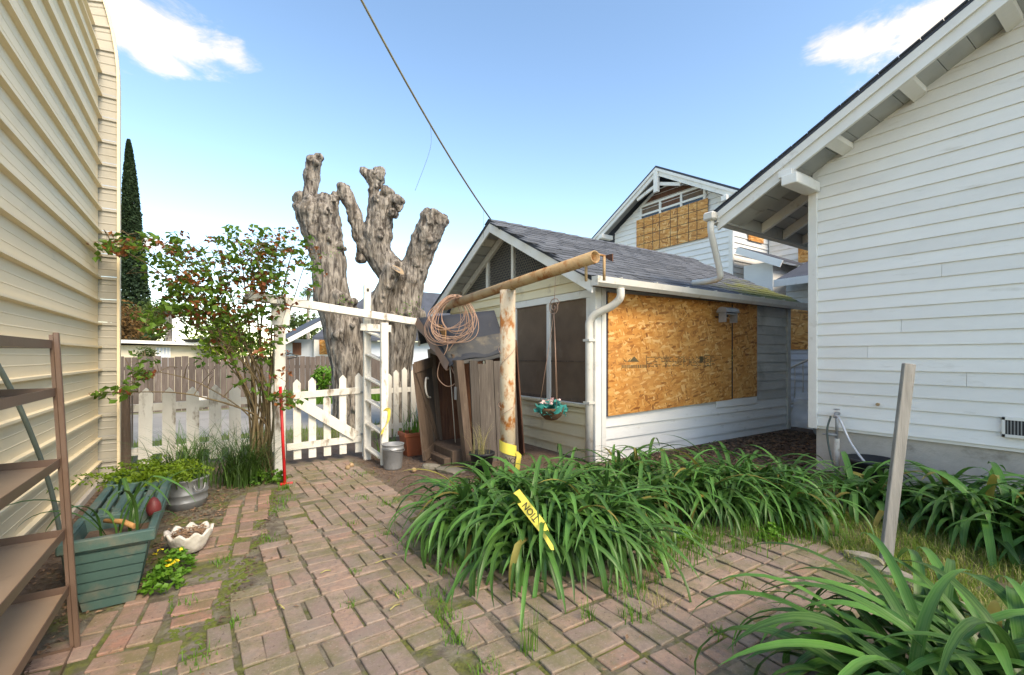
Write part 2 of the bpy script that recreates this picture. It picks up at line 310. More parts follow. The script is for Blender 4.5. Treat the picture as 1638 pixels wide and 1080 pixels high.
BF=[(0,3,2,1),(4,5,6,7),(0,1,5,4),(1,2,6,5),(2,3,7,6),(3,0,4,7)]
def hexa(name,V,mat,parent=None): return obj(name,V,BF,mat,parent)      # 4 bottom then 4 top, ccw
def bevel_me(me,w):
    bm=bmesh.new(); bm.from_mesh(me); bmesh.ops.bevel(bm,geom=list(bm.edges),offset=w,segments=1,affect='EDGES',profile=.5); bm.to_mesh(me); bm.free()
def box(name,x0,x1,y0,y1,z0,z1,mat,parent=None,bv=0,rot=None):
    c=Vector(((x0+x1)/2,(y0+y1)/2,(z0+z1)/2)); h=Vector((abs(x1-x0)/2,abs(y1-y0)/2,abs(z1-z0)/2))
    V=[(sx*h.x,sy*h.y,sz*h.z) for sz in(-1,1) for sx,sy in((-1,-1),(1,-1),(1,1),(-1,1))]
    me=me_(name,V,BF,mat)
    if bv: bevel_me(me,bv)
    return link(name,me,parent,c,rot)
def slab(name,x0,x1,y0,y1,zf,o0,o1,mat,parent=None):
    V=[(x,y,zf(y)+o) for o in(o0,o1) for x,y in((x0,y0),(x1,y0),(x1,y1),(x0,y1))]
    return hexa(name,V,mat,parent)
def beam(name,p0,p1,w,h,mat,parent=None,up=(0,0,1),bv=0):
    p0=Vector(p0);p1=Vector(p1); d=(p1-p0); L=d.length; d.normalize(); s=d.cross(Vector(up))
    if s.length<1e-4: s=d.cross(Vector((0,1,0)))
    s.normalize(); u=s.cross(d); c=(p0+p1)/2
    V=[(sx*L/2,sy*w/2,sz*h/2) for sz in(-1,1) for sx,sy in((-1,-1),(1,-1),(1,1),(-1,1))]
    me=me_(name,V,BF,mat)
    if bv: bevel_me(me,bv)
    m=Matrix((d,-s,u)).transposed()
    return link(name,me,parent,c,m.to_euler())
def prism(name,poly,axis,a0,a1,mat,parent=None):
    n=len(poly); mkv={'x':lambda a,p:(a,p[0],p[1]),'y':lambda a,p:(p[0],a,p[1]),'z':lambda a,p:(p[0],p[1],a)}[axis]
    V=[mkv(a,p) for a in(a0,a1) for p in poly]; F=[tuple(range(n)),tuple(range(2*n-1,n-1,-1))]+[(i,i+n,(i+1)%n+n,(i+1)%n) for i in range(n)]
    o=obj(name,V,F,mat,parent); fixn(o.data); return o
def fixn(me):
    bm=bmesh.new(); bm.from_mesh(me); bmesh.ops.recalc_face_normals(bm,faces=bm.faces); bm.to_mesh(me); bm.free()
def tube_geo(P,rad,seg=8,cap=True,V=None,F=None):
    P=[Vector(p) for p in P]; V=[] if V is None else V; F=[] if F is None else F; n=len(P); base=len(V)
    rr=rad if isinstance(rad,(list,tuple)) else [rad]*n; prevx=None
    for i,p in enumerate(P):
        t=(P[min(i+1,n-1)]-P[max(i-1,0)]).normalized()
        x=prevx if prevx is not None else (Vector((1,0,0)) if abs(t.x)<.8 else Vector((0,1,0)))
        x=(x-t*x.dot(t)).normalized(); y=t.cross(x); prevx=x
        for k in range(seg):
            a=2*math.pi*k/seg; V.append(p+(x*math.cos(a)+y*math.sin(a))*rr[i])
    for i in range(n-1):
        for k in range(seg):
            a=base+i*seg+k; b=base+i*seg+(k+1)%seg; F.append((a,b,b+seg,a+seg))
    if cap: F.append(tuple(base+k for k in range(seg-1,-1,-1))); F.append(tuple(base+(n-1)*seg+k for k in range(seg)))
    return V,F
def smoothpath(P,n=8):
    P=[Vector(p) for p in P]; out=[]
    for i in range(len(P)-1):
        a=P[max(i-1,0)];b=P[i];c=P[i+1];d=P[min(i+2,len(P)-1)]
        for k in range(n):
            t=k/n; out.append(.5*((2*b)+(c-a)*t+(2*a-5*b+4*c-d)*t*t+(3*b-a-3*c+d)*t**3))
    out.append(P[-1]); return out
def tube(name,P,rad,mat,parent=None,seg=8,smooth=True):
    V,F=tube_geo(P,rad,seg); o=obj(name,V,F,mat,parent)
    if smooth:
        o.data.polygons.foreach_set('use_smooth',[len(p.vertices)==4 for p in o.data.polygons])
    return o
def lathe(name,prof,c,mat,parent=None,seg=24,sx=1,sy=1,rot=0):
    c=Vector(c); V=[];F=[];n=len(prof)
    for r,z in prof:
        for k in range(seg):
            a=2*math.pi*k/seg; x=math.cos(a)*r*sx; y=math.sin(a)*r*sy; V.append((c.x+x*math.cos(rot)-y*math.sin(rot),c.y+x*math.sin(rot)+y*math.cos(rot),c.z+z))
    for i in range(n-1):
        for k in range(seg):
            a=i*seg+k;b=i*seg+(k+1)%seg; F.append((a,b,b+seg,a+seg))
    F.append(tuple(range(seg-1,-1,-1)))
    if prof[-1][0]>1e-3: F.append(tuple((n-1)*seg+k for k in range(seg)))
    o=obj(name,V,F,mat,parent,smooth=True); return o
def inpoly(x,y,P):
    c=False;n=len(P)
    for i in range(n):
        x1,y1=P[i];x2,y2=P[i-1]
        if (y1>y)!=(y2>y) and x<(x2-x1)*(y-y1)/(y2-y1)+x1: c=not c
    return c

# ================================================================== GROUND, ROAD
def build_ground():
    xs=[-200,-80,-30,-12,-6]+[-4+.5*i for i in range(33)]+[14,20,40,90,200]; ys=[-200,-60,-20,-8]+[-4+.5*i for i in range(33)]+[14,16,18,21,25,40,90,200]
    def gz(x,y):
        z=-.0
        if y>14: z-=min(1.0,(y-14)*.11)
        return z
    V=[(x,y,gz(x,y)) for y in ys for x in xs]; n=len(xs)
    F=[(j*n+i,j*n+i+1,(j+1)*n+i+1,(j+1)*n+i) for j in range(len(ys)-1) for i in range(n-1)]
    tag(obj('ground',V,F,'ground'),kind='structure')
    tag(obj('road',[(-60,9.2,.004),(60,9.2,.004),(60,13.6,.004),(-60,13.6,.004)],[(0,1,2,3)],'asphalt'),kind='structure')
build_ground()

# ================================================================== BRICK PAVING
def brick_meshes(mat='brick'):
    out=[]
    for k in range(6):
        r=random.Random(k); L,W,Hh=.1025,.0488,.03
        V=[(sx*(L+r.uniform(-.003,.002)),sy*(W+r.uniform(-.002,.002)),sz*Hh+ (r.uniform(-.0015,.0015) if sz>0 else 0)) for sz in(-1,1) for sx,sy in((-1,-1),(1,-1),(1,1),(-1,1))]
        me=me_('brick',V,BF,mat); bevel_me(me,.004); out.append(me)
    return out
BM=brick_meshes(); BM2=brick_meshes('brickred')
def pave(name,poly,ox,oy,rot,seed,BMs=None,drop=.02,zt=.011,mod=.217,gap=1.0,maxn=300):
    rnd=random.Random(seed); root=tag(link(name,None),kind='structure'); n=0
    c,s=math.cos(rot),math.sin(rot); cand=[]
    for j in range(-40,41):
        for i in range(-40,41):
            horiz=(i+j)%2==0
            if rnd.random()<.13: horiz=not horiz
            for k in(-1,1):
                lx=i*mod; ly=j*mod
                if horiz: ly+=k*.0535*gap; a=0
                else: lx+=k*.0535*gap; a=R(90)
                x=ox+c*lx-s*ly; y=oy+s*lx+c*ly
                if inpoly(x,y,poly) and rnd.random()>drop: cand.append(((x-0)**2+y*y,x,y,a+rot))
    cand.sort()
    for _,x,y,a in cand[:maxn]:
        link('brick',(BMs or BM)[rnd.randrange(6)],root,(x+rnd.gauss(0,.004),y+rnd.gauss(0,.004),zt-.03+rnd.gauss(0,.0022)),(rnd.gauss(0,.010),rnd.gauss(0,.010),a+rnd.gauss(0,.03)),(rnd.choice((1,1,1,1,.93,.86)),rnd.uniform(.94,1.03),1))
    return root,len(cand)
PATH=[(.64,5.2),(.75,6.15),(1.55,6.12),(1.5,5.6),(1.5,4.2),(1.33,3.36),(1.14,2.65),(.92,2.26),(.83,1.7),(.8,1.1),(-.3,1.2),(-.22,2.1),(-.02,2.55),(.15,2.97),(.29,3.4),(.52,4.23)]
STRIP=[(-.75,2.2),(-.55,3.1),(-.24,3.45),(0,4.06),(.15,4.95),(.27,5.25),(.51,5.15),(.35,4.28),(.15,3.5),(-.03,2.97),(-.19,2.5),(-.37,1.9)]
PATIO=[(.93,1.3),(1.02,2.05),(1.22,2.8),(1.6,2.9),(2.6,2.3),(3.2,2.25),(3.75,1.8),(3.7,1.45),(3.3,1.15),(2.6,.75),(2.45,-.2),(1.3,0),(.93,.5)]
_,n1=pave('brick_path',PATH,.42,2.4,R(2),11)
_,n2=pave('brick_strip',STRIP,-.35,2.6,R(-6),5,BM2,drop=.09,zt=.010,mod=.232,gap=1.05)
_,n3=pave('brick_patio',PATIO,1.3,1.5,R(-2),23,drop=.05,mod=.226,gap=1.03)
print('bricks',n1,n2,n3)
# rough stone kerb along the lawn and by the path corner
def stone(name,x,y,sx,sy,sz,rz,mat,parent,seed):
    bm=bmesh.new(); bmesh.ops.create_icosphere(bm,subdivisions=2,radius=1)
    for v in bm.verts:
        d=1+.22*mnoise.noise(v.co*1.3+Vector((seed*7,0,0))); 
        v.co=Vector((max(-.8,min(.8,v.co.x))*sx*d,max(-.8,min(.8,v.co.y))*sy*d,max(-.7,min(.7,v.co.z))*sz*d))
    me=bpy.data.meshes.new(name); bm.to_mesh(me); bm.free(); me.materials.append(MT[mat]); return link(name,me,parent,(x,y,sz*.15),(0,0,rz))
ke=tag(link('stone_edging',None,None,(3.35,.8,0)),'pale broken concrete kerb stones edging the lawn beside brick patio','stone edging')
for i in range(7):
    t=i/6; stone('kerb_stone',3.62-.30*math.sin(t*2.6),1.22-t*1.15,.05,.125,.06,R(14-28*t),'kerb',ke,i)

# ================================================================== METAL BUILDING
def metal_building():
    t=thing('metal_building',(-1.6,4,0),'tall tan ribbed steel building with rounded eave behind the brown rack','building')
    XW=-1.0; Y0,Y1=2.1,6.38; SP=.242; Z0=.02; ZB=4.25; RC=3.2
    def bend(d,z,x0=XW):      # outward offset d at height z on the wall line that bows inward above ZB
        if z<=ZB: return (x0+d,z)
        a=min((z-ZB)/RC,R(66)); return (x0-RC+(RC+d)*math.cos(a),ZB+(RC+d)*math.sin(a)+max(0,(z-ZB)-a*RC)*.4) if a<R(66) else (x0-RC+(RC+d)*math.cos(a)-(z-ZB-a*RC)*.9,ZB+(RC+d)*math.sin(a)+(z-ZB-a*RC)*.4)
    PR=((0,0),(0,.066),(.0022,.069),(.0022,.073),(0,.076),(0,.136),(.0022,.139),(.0022,.143),(0,.146),(0,.212),(.034,.221),(.034,.239))
    z=Z0; k=0
    while z<8.2:
        V=[];F=[];P=[]
        for i in range(3): P+=[(d,z+i*SP+q) for d,q in PR]
        P.append((0,z+3*SP))
        for y in(Y0,Y1):
            for d,q in P: x,zz=bend(d+(.002 if k%2 else 0),q); V.append((x,y,zz))
        n=len(P); F=[(i,i+n,i+n+1,i+1) for i in range(n-1)]
        obj('wall_panel',V,F,'metalwall',t); z+=3*SP; k+=1
    prof=[bend(-.01,.02+.2*i) for i in range(41)]
    for y in(Y0+.02,Y1-.03):
        V=[(x,y,zz) for x,zz in prof]+[(-4.6,y,prof[-1][1]),(-4.6,y,0)]; obj('end_wall',V,[tuple(range(len(V)))],'metalfin',t)
    obj('rear_wall',[(-4.6,Y0,0),(-4.6,Y1,0),(-4.6,Y1,prof[-1][1]),(-4.6,Y0,prof[-1][1])],[(0,1,2,3)],'metalfin',t)
    # end frame: ribbed strip that follows the bowed wall
    W=.165; zz=.03
    FPR=((0,0),(0,.07),(-.005,.08),(0,.09),(0,.15),(-.005,.16),(0,.17),(0,.20),(-.018,.207),(-.018,.233),(0,SP-.002))
    while zz<7.0:
        V=[]
        for off in(-.01,W):
            for d,q in FPR: x,z2=bend(off,zz+q); V.append((x,Y1+.02+d,z2))
        n=len(FPR); F=[(i+n,i,i+1,i+1+n) for i in range(n-1)]; obj('end_frame_panel',V,F,'metalfin',t); zz+=SP
    V=[];F=[]; e=[bend(W,.2*i) for i in range(36)]
    for x,z in e: V+=[(x-.012,Y1-.01,z),(x+.012,Y1-.01,z),(x+.012,Y1+.07,z),(x-.012,Y1+.07,z)]
    for i in range(len(e)-1):
        for k in range(4): a=i*4+k;b=i*4+(k+1)%4; F.append((a,b,b+4,a+4))
    o=obj('edge_trim',V,F,'metalwall',t); fixn(o.data)
    box('base_rail',XW-.05,XW+.03,Y0,Y1-.035,-.02,.06,'concrete',t,.005)
metal_building()

# ================================================================== WHITE HOUSE (near, boarded siding)
def clap(name,run,f0,f1,z,h,face,mat,parent,axis='y',t0=.004,t1=.032,top=None):
    # one lapped board. axis y: runs along y on plane x=face looking to -x; axis x: runs along x on plane y=face looking to -y
    a0,a1=f0,f1
    b0,b1=top if top else (f0,f1)
    P=[(a0,z,t1),(a1,z,t1),(b1,z+h,t0),(b0,z+h,t0)]
    V=[]
    for d in(0,1):
        for a,zz,t in P:
            o=face-(t if d else 0.0)
            V.append((o,a,zz) if axis=='y' else (a,o,zz))
    F=[(0,1,2,3),(7,6,5,4),(0,4,5,1),(1,5,6,2),(2,6,7,3),(3,7,4,0)]
    o=obj(name,V,F,mat,parent); fixn(o.data); return o
HX,HYC=6.03,2.585
def house_roof_z(y): return 3.28+(3.45-y)*.502 if y>-2 else 6.016-(-2-y)*.502
def white_house():
    t=thing('white_house',(HX+.3,0,0),'white clapboard house with open gable eave and rendered foundation beside the tilted board','house')
    zf=house_roof_z
    # core walls keep the inside dark
    prism('wall_core',[(-6.5,.5),(HYC-.03,.5),(HYC-.03,zf(HYC)-.16),(-2,zf(-2)-.16),(-6.5,zf(-6.5)-.16)],'x',HX+.002,HX+8,'white',t)
    box('foundation',HX+.035,HX+8,-6.5,HYC-.06,-.1,.56,'concrete',t)
    z=.535; h=.1345; jr=random.Random(77)
    while z<5.6:
        def lim(zz): return min(HYC-.09,3.45-(zz+.172-3.28)/.502)
        y0=lim(z); y1=lim(z+h)
        if y0<-1.8: break
        j=jr.uniform(-.3,2.1) if jr.random()<.55 else None
        if j is not None and j<y1-.2:
            clap('siding_board',0,-2.2,j-.0015,z,h+.012,HX,'white',t,t1=.021); clap('siding_board',0,j+.0015,y0,z,h+.012,HX,'white',t,top=(j+.0015,y1),t1=.021+jr.uniform(-.002,.002))
        else: clap('siding_board',0,-2.2,y0,z,h+.012,HX,'white',t,top=(-2.2,y1),t1=.021)
        z+=h
    # (rear half of the gable, behind the camera, is one plain sheet: wall_core)
    box('corner_board',HX-.042,HX+.03,HYC-.095,HYC+.0,.50,3.40,'trim',t,.004)
    box('corner_board',HX+.032,HX+.12,HYC-.02,HYC+.022,.50,3.35,'trim',t,.004)
    # roof: shingles edge, sheathing boards, barge boards, lookouts
    XR=5.53
    slab('shingle_layer',XR-.03,HX+8,-2,3.50,zf,-.035,.0,'farroof',t)
    slab('shingle_layer',XR-.03,HX+8,-6.8,-2,zf,-.035,.0,'farroof',t)
    y=3.50; k=0
    rnd=random.Random(4)
    while y>-.6:     # butt ends of the courses along the rake
        slab('shingle_course',XR-.045-rnd.uniform(0,.012),XR+.3,y-.16,y-.008,zf,.001,.012+rnd.uniform(0,.006),'farroof',t); y-=.16
    slab('barge_board',XR,XR+.035,-2,3.47,zf,-.255,-.037,'trim',t)
    slab('barge_cap',XR-.028,XR-.001,-2,3.48,zf,-.13,-.037,'trim',t)
    y=3.40
    while y>-1.9:
        wd=rnd.choice((.135,.2,.2,.26))
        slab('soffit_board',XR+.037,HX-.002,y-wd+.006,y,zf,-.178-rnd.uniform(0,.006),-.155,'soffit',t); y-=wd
    y=3.38; k=0
    while y>HYC+.1:
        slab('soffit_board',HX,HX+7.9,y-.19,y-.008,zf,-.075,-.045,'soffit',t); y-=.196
    for y in (2.18,1.55,.9,.25,-.4):
        slab('lookout',XR+.036,HX-.024,y-.05,y+.05,zf,-.245,-.186,'trim',t)
    for x in (6.5,7.1,7.7,8.3,8.9,9.5,10.1,10.7):
        slab('rafter_tail',x-.03,x+.03,HYC+.025,3.39,zf,-.21,-.08,'trim',t)
    slab('fascia_board',HX-.46,HX+7.9,3.40,3.43,lambda y:zf(3.42),-.20,-.04,'soffit',t)
    # bracket under the rake at the corner
    b=box('rake_bracket',XR-.10,HX-.025,HYC-.13,HYC+.04,3.305,3.42,'trim',t,.008)
    box('bracket_cap',XR-.05,HX-.02,HYC-.05,HYC+.10,3.424,3.50,'trim',t,.006)
    # gutter and offset downpipe of this eave
    g=[(3.435,3.20),(3.445,3.11),(3.52,3.09),(3.56,3.14),(3.565,3.21),(3.555,3.21),(3.55,3.15),(3.515,3.105),(3.452,3.12),(3.445,3.20)]
    prism('gutter',g,'x',XR-.04,HX+7.9,'galvwhite',t)
    box('gutter_outlet',XR-.13,XR+.0,3.45,3.60,3.14,3.25,'galvwhite',t,.02)
    tube('downpipe',smoothpath([(XR-.05,3.53,3.15),(XR-.05,3.53,3.0),(XR+.05,3.53,2.75),(XR+.15,3.53,2.50),(XR+.19,3.56,2.42),(XR+.24,3.75,2.405),(XR+.27,4.02,2.42)],6),.042,'galvwhite',t,10)
    # vent in the siding
    v=box('vent',HX-.044,HX-.036,.70,.955,.645,.795,'black',t)
    for (a,bb,c,d) in ((.68,.975,.785,.81),(.68,.975,.63,.655),(.68,.70,.63,.81),(.955,.975,.63,.81)): box('vent_frame',HX-.055,HX-.03,a,bb,c,d,'trim',v)
    for i in range(12): box('vent_bar',HX-.05,HX-.045,.705+i*.021,.713+i*.021,.655,.785,'galv',v)
    # knot hole plug in a board
    tube('pipe_stub',[(HX-.01,1.9,.97-.13),(HX-.05,1.9,.97-.13)],.016,'rustbar',t,10)
    # antenna on the roof
    a=tube('roof_antenna',[(7.4,1.9,3.9),(7.42,1.9,4.55)],.008,'galv',t,6)
white_house()

# ================================================================== GARDEN SHED
SX,SY=4.11,4.24; RX=3.81; RYD=6.38
def zs(y): return 3.59-.53*abs(y-RYD)
def garden_shed():
    t=thing('garden_shed',(SX+.2,SY+.5,0),'small cream and white shed with boarded window, wire gable and slate roof','shed')
    XE=9.07; YE=8.52; h=.163
    # wall cores
    box('wall_core',SX+.03,XE,SY+.02,SY+.08,-.05,2.26,'whitegrey',t)
    box('wall_core',XE-.06,XE-.002,SY+.085,YE,-.05,2.4,'whitegrey',t)
    box('wall_core',SX,XE-.07,YE-.06,YE,-.05,2.3,'whitegrey',t)
    box('wall_core',SX+.005,SX+.05,SY+.085,YE-.065,-.05,.70,'cream',t)
    box('wall_core',SX+.005,SX+.05,6.30,YE-.065,.705,2.2,'cream',t)
    box('wall_core',SX+.005,SX+.05,SY+.085,YE-.065,2.205,2.36,'cream',t)
    box('loft_floor',SX+.06,XE-.07,SY+.09,YE-.07,2.20,2.24,'brownwood',t)
    # front boards: below the sill, beside, above header
    z=-.04
    while z+h<.74: clap('siding_board',0,SY+.09,YE-.05,z,h+.01,SX+.004,'cream',t); z+=h
    clap('siding_board',0,SY+.09,YE-.05,z,.70-z,SX+.004,'cream',t)
    z=.72
    while z<2.1: clap('siding_board',0,6.27,YE-.05,z,h+.01,SX+.004,'cream',t); z+=h
    for i in range(2):
        z=2.235+i*.135; lim=lambda q:RYD-(3.59-.12-q)/.53
        clap('siding_board',0,max(SY+.09,lim(z)),min(YE-.05,2*RYD-lim(z)),z,.14,SX+.004,'cream',t,top=(max(SY+.09,lim(z+.14)),2*RYD-lim(z+.14)))
    # side boards
    z=-.05
    while z<2.20: clap('siding_board',SY,SX+.1,XE-.10,z,min(h+.01,2.24-z),SY+.02,'whitegrey' if z>.55 else 'white',t,axis='x'); z+=h
    # corner boards and trim
    box('corner_board',SX-.034,SX+.07,SY-.012,SY+.085,-.05,2.28,'trim',t,.004)
    box('corner_board',SX+.072,SX+.15,SY-.022,SY+.018,-.05,2.24,'trim',t,.004)
    box('corner_board',XE-.10,XE+.01,SY-.03,SY+.018,-.05,2.24,'whitegrey',t,.004)
    # screened window on the front
    zb,zt=.735,2.13
    wn=box('window_frame',SX-.02,SX+.03,SY+.09,6.28,zb-.035,zb,'trim',t,.003)
    box('window_frame',SX-.02,SX+.03,SY+.09,6.28,zt,zt+.10,'trim',t,.003)
    for a,b in ((SY+.09,SY+.185),(5.19,5.27),(6.07,6.14),(6.21,6.28)): box('window_frame',SX-.015,SX+.028,a,b,zb+.001,zt-.001,'trim',t,.003)
    box('window_sill',SX-.06,SX-.021,SY+.10,6.30,zb-.05,zb-.012,'cream',t,.005)
    for a,b in ((SY+.187,5.188),(5.272,6.068)):
        s=box('window_screen',SX+.012,SX+.016,a,b,zb+.002,zt-.002,'screen',t)
        box('screen_rail',SX+.005,SX+.011,a+.002,b-.002,1.28,1.30,'brownwood',s)
        box('screen_edge',SX+.006,SX+.0115,a+.002,b-.002,zb+.004,zb+.05,'brownwood',s)
    # open gable with chicken wire and studs
    for y in (5.24,6.20,7.02): box('gable_stud',SX-.004,SX+.05,y-.035,y+.035,2.48,zs(y)-.13,'peel',t,.003)
    for s in(1,-1):
        y0,y1=(RYD,YE) if s>0 else (SY-.05,RYD)
        slab('gable_rafter',SX-.03,SX+.02,y0 if s>0 else y0+.15,y1-(.15 if s>0 else 0),zs,-.235,-.11,'peel' if s>0 else 'trim',t)
    V=[];F=[];st=.047; lo=2.47
    def wire(a,b,r=.0028):
        tube_geo([(SX+.022,a[0],a[1]),(SX+.022,b[0],b[1])],r*1.15,3,False,V,F)
    yy=4.7;j=0
    while yy<8.1:
        zz=lo; 
        while zz<zs(yy)-.17:
            o=0 if int(round((zz-lo)/(st*.9)))%2==0 else st/2
            p=(yy+o,zz); wire(p,(yy+o,zz+st*.4)); wire((yy+o,zz+st*.4),(yy+o+st/2,zz+st*.9)); wire((yy+o,zz+st*.4),(yy+o-st/2,zz+st*.9)); zz+=st*.9
        yy+=st
    tag(obj('chicken_wire',V,F,'chick',t),kind='stuff')
    box('gable_back',SX+.9,SX+.92,SY+.6,YE-.6,2.25,2.9,'redwood',t)
    # roof deck, boards, barge boards
    rnd=random.Random(9)
    for s in(0,1):
        y0,y1=(3.99,RYD) if s==0 else (RYD,8.77)
        slab('roof_deck',RX,XE+.25,y0,y1,zs,-.05,-.02,'farroof',t)
        slab('barge_board',RX-.03,RX-.003,y0,y1,zs,-.20,-.055,'trim',t)
        slab('drip_edge',RX-.04,RX-.004,y0-.01 if s==0 else y0,y1 if s==0 else y1+.01,zs,-.053,.0,'felt',t)
    y=8.72
    while y>RYD+.1:
        wd=rnd.uniform(.14,.18); slab('soffit_board',RX,SX-.006,y-wd,y,zs,-.085-rnd.uniform(0,.008),-.055,'soffit' if rnd.random()<.75 else 'peel',t); y-=wd+rnd.uniform(.02,.045)
    y=4.02
    while y<RYD-.1:
        wd=rnd.uniform(.14,.18); slab('soffit_board',RX,SX-.006,y,y+wd,zs,-.08,-.055,'soffit',t); y+=wd+.03
    slab('rafter_board',RX-.002,XE,4.00,4.22,lambda y:2.24,0,.02,'brownwood',t)
    ang=math.atan(.53); ca=math.cos(ang)
    tabs=[]
    for k in range(5):
        r=random.Random(k+40); V=[(sx*.160,sy*.105+(r.uniform(-.006,.006) if sy<0 else 0),sz*.0045) for sz in(-1,1) for sx,sy in((-1,-1),(1,-1),(1,1),(-1,1))]
        tabs.append(me_('shingle',V,BF,'shingle'))
    nrow=18; ex=(RYD-3.985)/nrow
    for i in range(nrow):
        yb=3.985+i*ex
        off=(i%3)*.11+rnd.uniform(-.02,.02)
        for j in range(16):
            x=RX-.0+off-.16+.167+j*.335
            if x>XE+.22: continue
            yc=yb+.105*ca; zc=zs(yc)+.002+rnd.uniform(0,.003)
            link('shingle',tabs[rnd.randrange(5)],t,(x,yc,zc),(ang-.045+rnd.gauss(0,.004),rnd.gauss(0,.006),rnd.gauss(0,.006)))
    slab('roof_skin',RX,XE+.25,RYD,8.78,zs,-.018,.004,'farroof',t)
    for j in range(17):
        x=RX+.12+j*.32; c='ridge_shingle'
        V=[(x-.17,RYD-.13,zs(RYD-.13)+.012),(x+.17,RYD-.13,zs(RYD-.13)+.022),(x+.17,RYD,zs(RYD)+.026),(x-.17,RYD,zs(RYD)+.014),(x+.17,RYD+.13,zs(RYD+.13)+.022),(x-.17,RYD+.13,zs(RYD+.13)+.012),
           (x+.17,RYD-.13,zs(RYD-.13)+.008),(x+.17,RYD,zs(RYD)+.008),(x+.17,RYD+.13,zs(RYD+.13)+.008)]
        obj(c,V,[(0,1,2,3),(3,2,4,5),(1,6,7,2),(2,7,8,4)],'shingle',t)
    # gutter with hanger straps, downpipe
    g=[(4.005,2.305),(4.01,2.215),(3.93,2.195),(3.885,2.235),(3.875,2.31),(3.885,2.31),(3.895,2.24),(3.93,2.208),(3.998,2.225),(3.997,2.305)]
    gu=prism('gutter',g,'x',RX-.03,XE+.28,'galvwhite',t)
    box('gutter_end',RX-.036,RX-.0305,3.875,4.005,2.20,2.31,'galvwhite',gu)
    for j in range(8): box('gutter_strap',RX+.35+j*.66,RX+.375+j*.66,3.87,4.05,2.312,2.322,'galvwhite',gu)
    P=smoothpath([(4.22,3.94,2.20),(4.22,3.95,2.08),(4.17,4.06,1.98),(4.07,4.22,1.90),(4.03,4.29,1.80),(4.03,4.295,1.65)],6)+[Vector((4.03,4.295,1.0)),Vector((4.03,4.295,.02))]
    d=tube('downpipe',P,.05,'galvwhite',t,12)
    for z in(.75,1.55): box('pipe_bracket',3.975,4.085,4.235,4.352,z,z+.03,'galvwhite',d)
    # boards over the side window
    box('window_trim',SX+.155,SX+.20,SY-.026,SY-.004,.58,2.20,'bluetrim',t)
    bo=hexa('board',[(SX+.165,SY-.042,.585),(7.09,SY-.042,.655),(7.09,SY-.028,.655),(SX+.165,SY-.028,.585),(SX+.165,SY-.042,2.185),(7.09,SY-.042,2.235),(7.09,SY-.028,2.235),(SX+.165,SY-.028,2.185)],'osb',t)
    tag(bo,'strand board sheet with printed stamp')
    hexa('board',[(7.115,SY-.04,.665),(7.87,SY-.04,.67),(7.87,SY-.028,.67),(7.115,SY-.028,.665),(7.115,SY-.04,2.235),(7.87,SY-.04,2.24),(7.87,SY-.028,2.24),(7.115,SY-.028,2.235)],'osb',t)
    box('window_trim',6.7,7.9,SY-.026,SY-.006,.54,.66,'white',t,.002)
    jn=box('joint_strip',7.088,7.117,SY-.046,SY-.043,.66,2.2,'black',t)
    for z in(1.28,1.36,1.44): box('tape_mark',7.086,7.119,SY-.048,SY-.0465,z,z+.03,'straw',jn)
    # printed stamp on the sheet: a peak mark and rows of small illegible print
    V=[];F=[]
    def q(x0,x1,z0,z1):
        b=len(V); V.extend([(x0,SY-.0435,z0),(x1,SY-.0435,z0),(x1,SY-.0435,z1),(x0,SY-.0435,z1)]); F.append((b,b+1,b+2,b+3))
    def tri(a,b_,c): b=len(V); V.extend([(p[0],SY-.0435,p[1]) for p in(a,b_,c)]); F.append((b,b+1,b+2))
    tri((4.66,1.285),(4.86,1.285),(4.76,1.36)); tri((4.54,1.335),(4.62,1.285),(4.575,1.29)); tri((4.62,1.285),(4.70,1.34),(4.66,1.285))
    r=random.Random(12); x=4.52
    while x<5.0: wv=r.uniform(.02,.045); q(x,x+wv*.55,1.20,1.245); x+=wv
    for k in range(7):
        x=5.02
        while x<6.55:
            wv=r.uniform(.012,.10); 
            if r.random()<.62: q(x,x+wv*.8,1.215+k*.021,1.226+k*.021)
            x+=wv
    for x in(5.0,5.42,5.83,6.34,6.5): q(x,x+.012,1.20,1.37)
    for z in (1.37,1.205): q(6.35,6.49,z,z+.012)
    q(6.22,6.31,1.27,1.36)
    tag(obj('stamp',V,F,'grip',bo),kind='stuff')
    return t
shed=garden_shed()

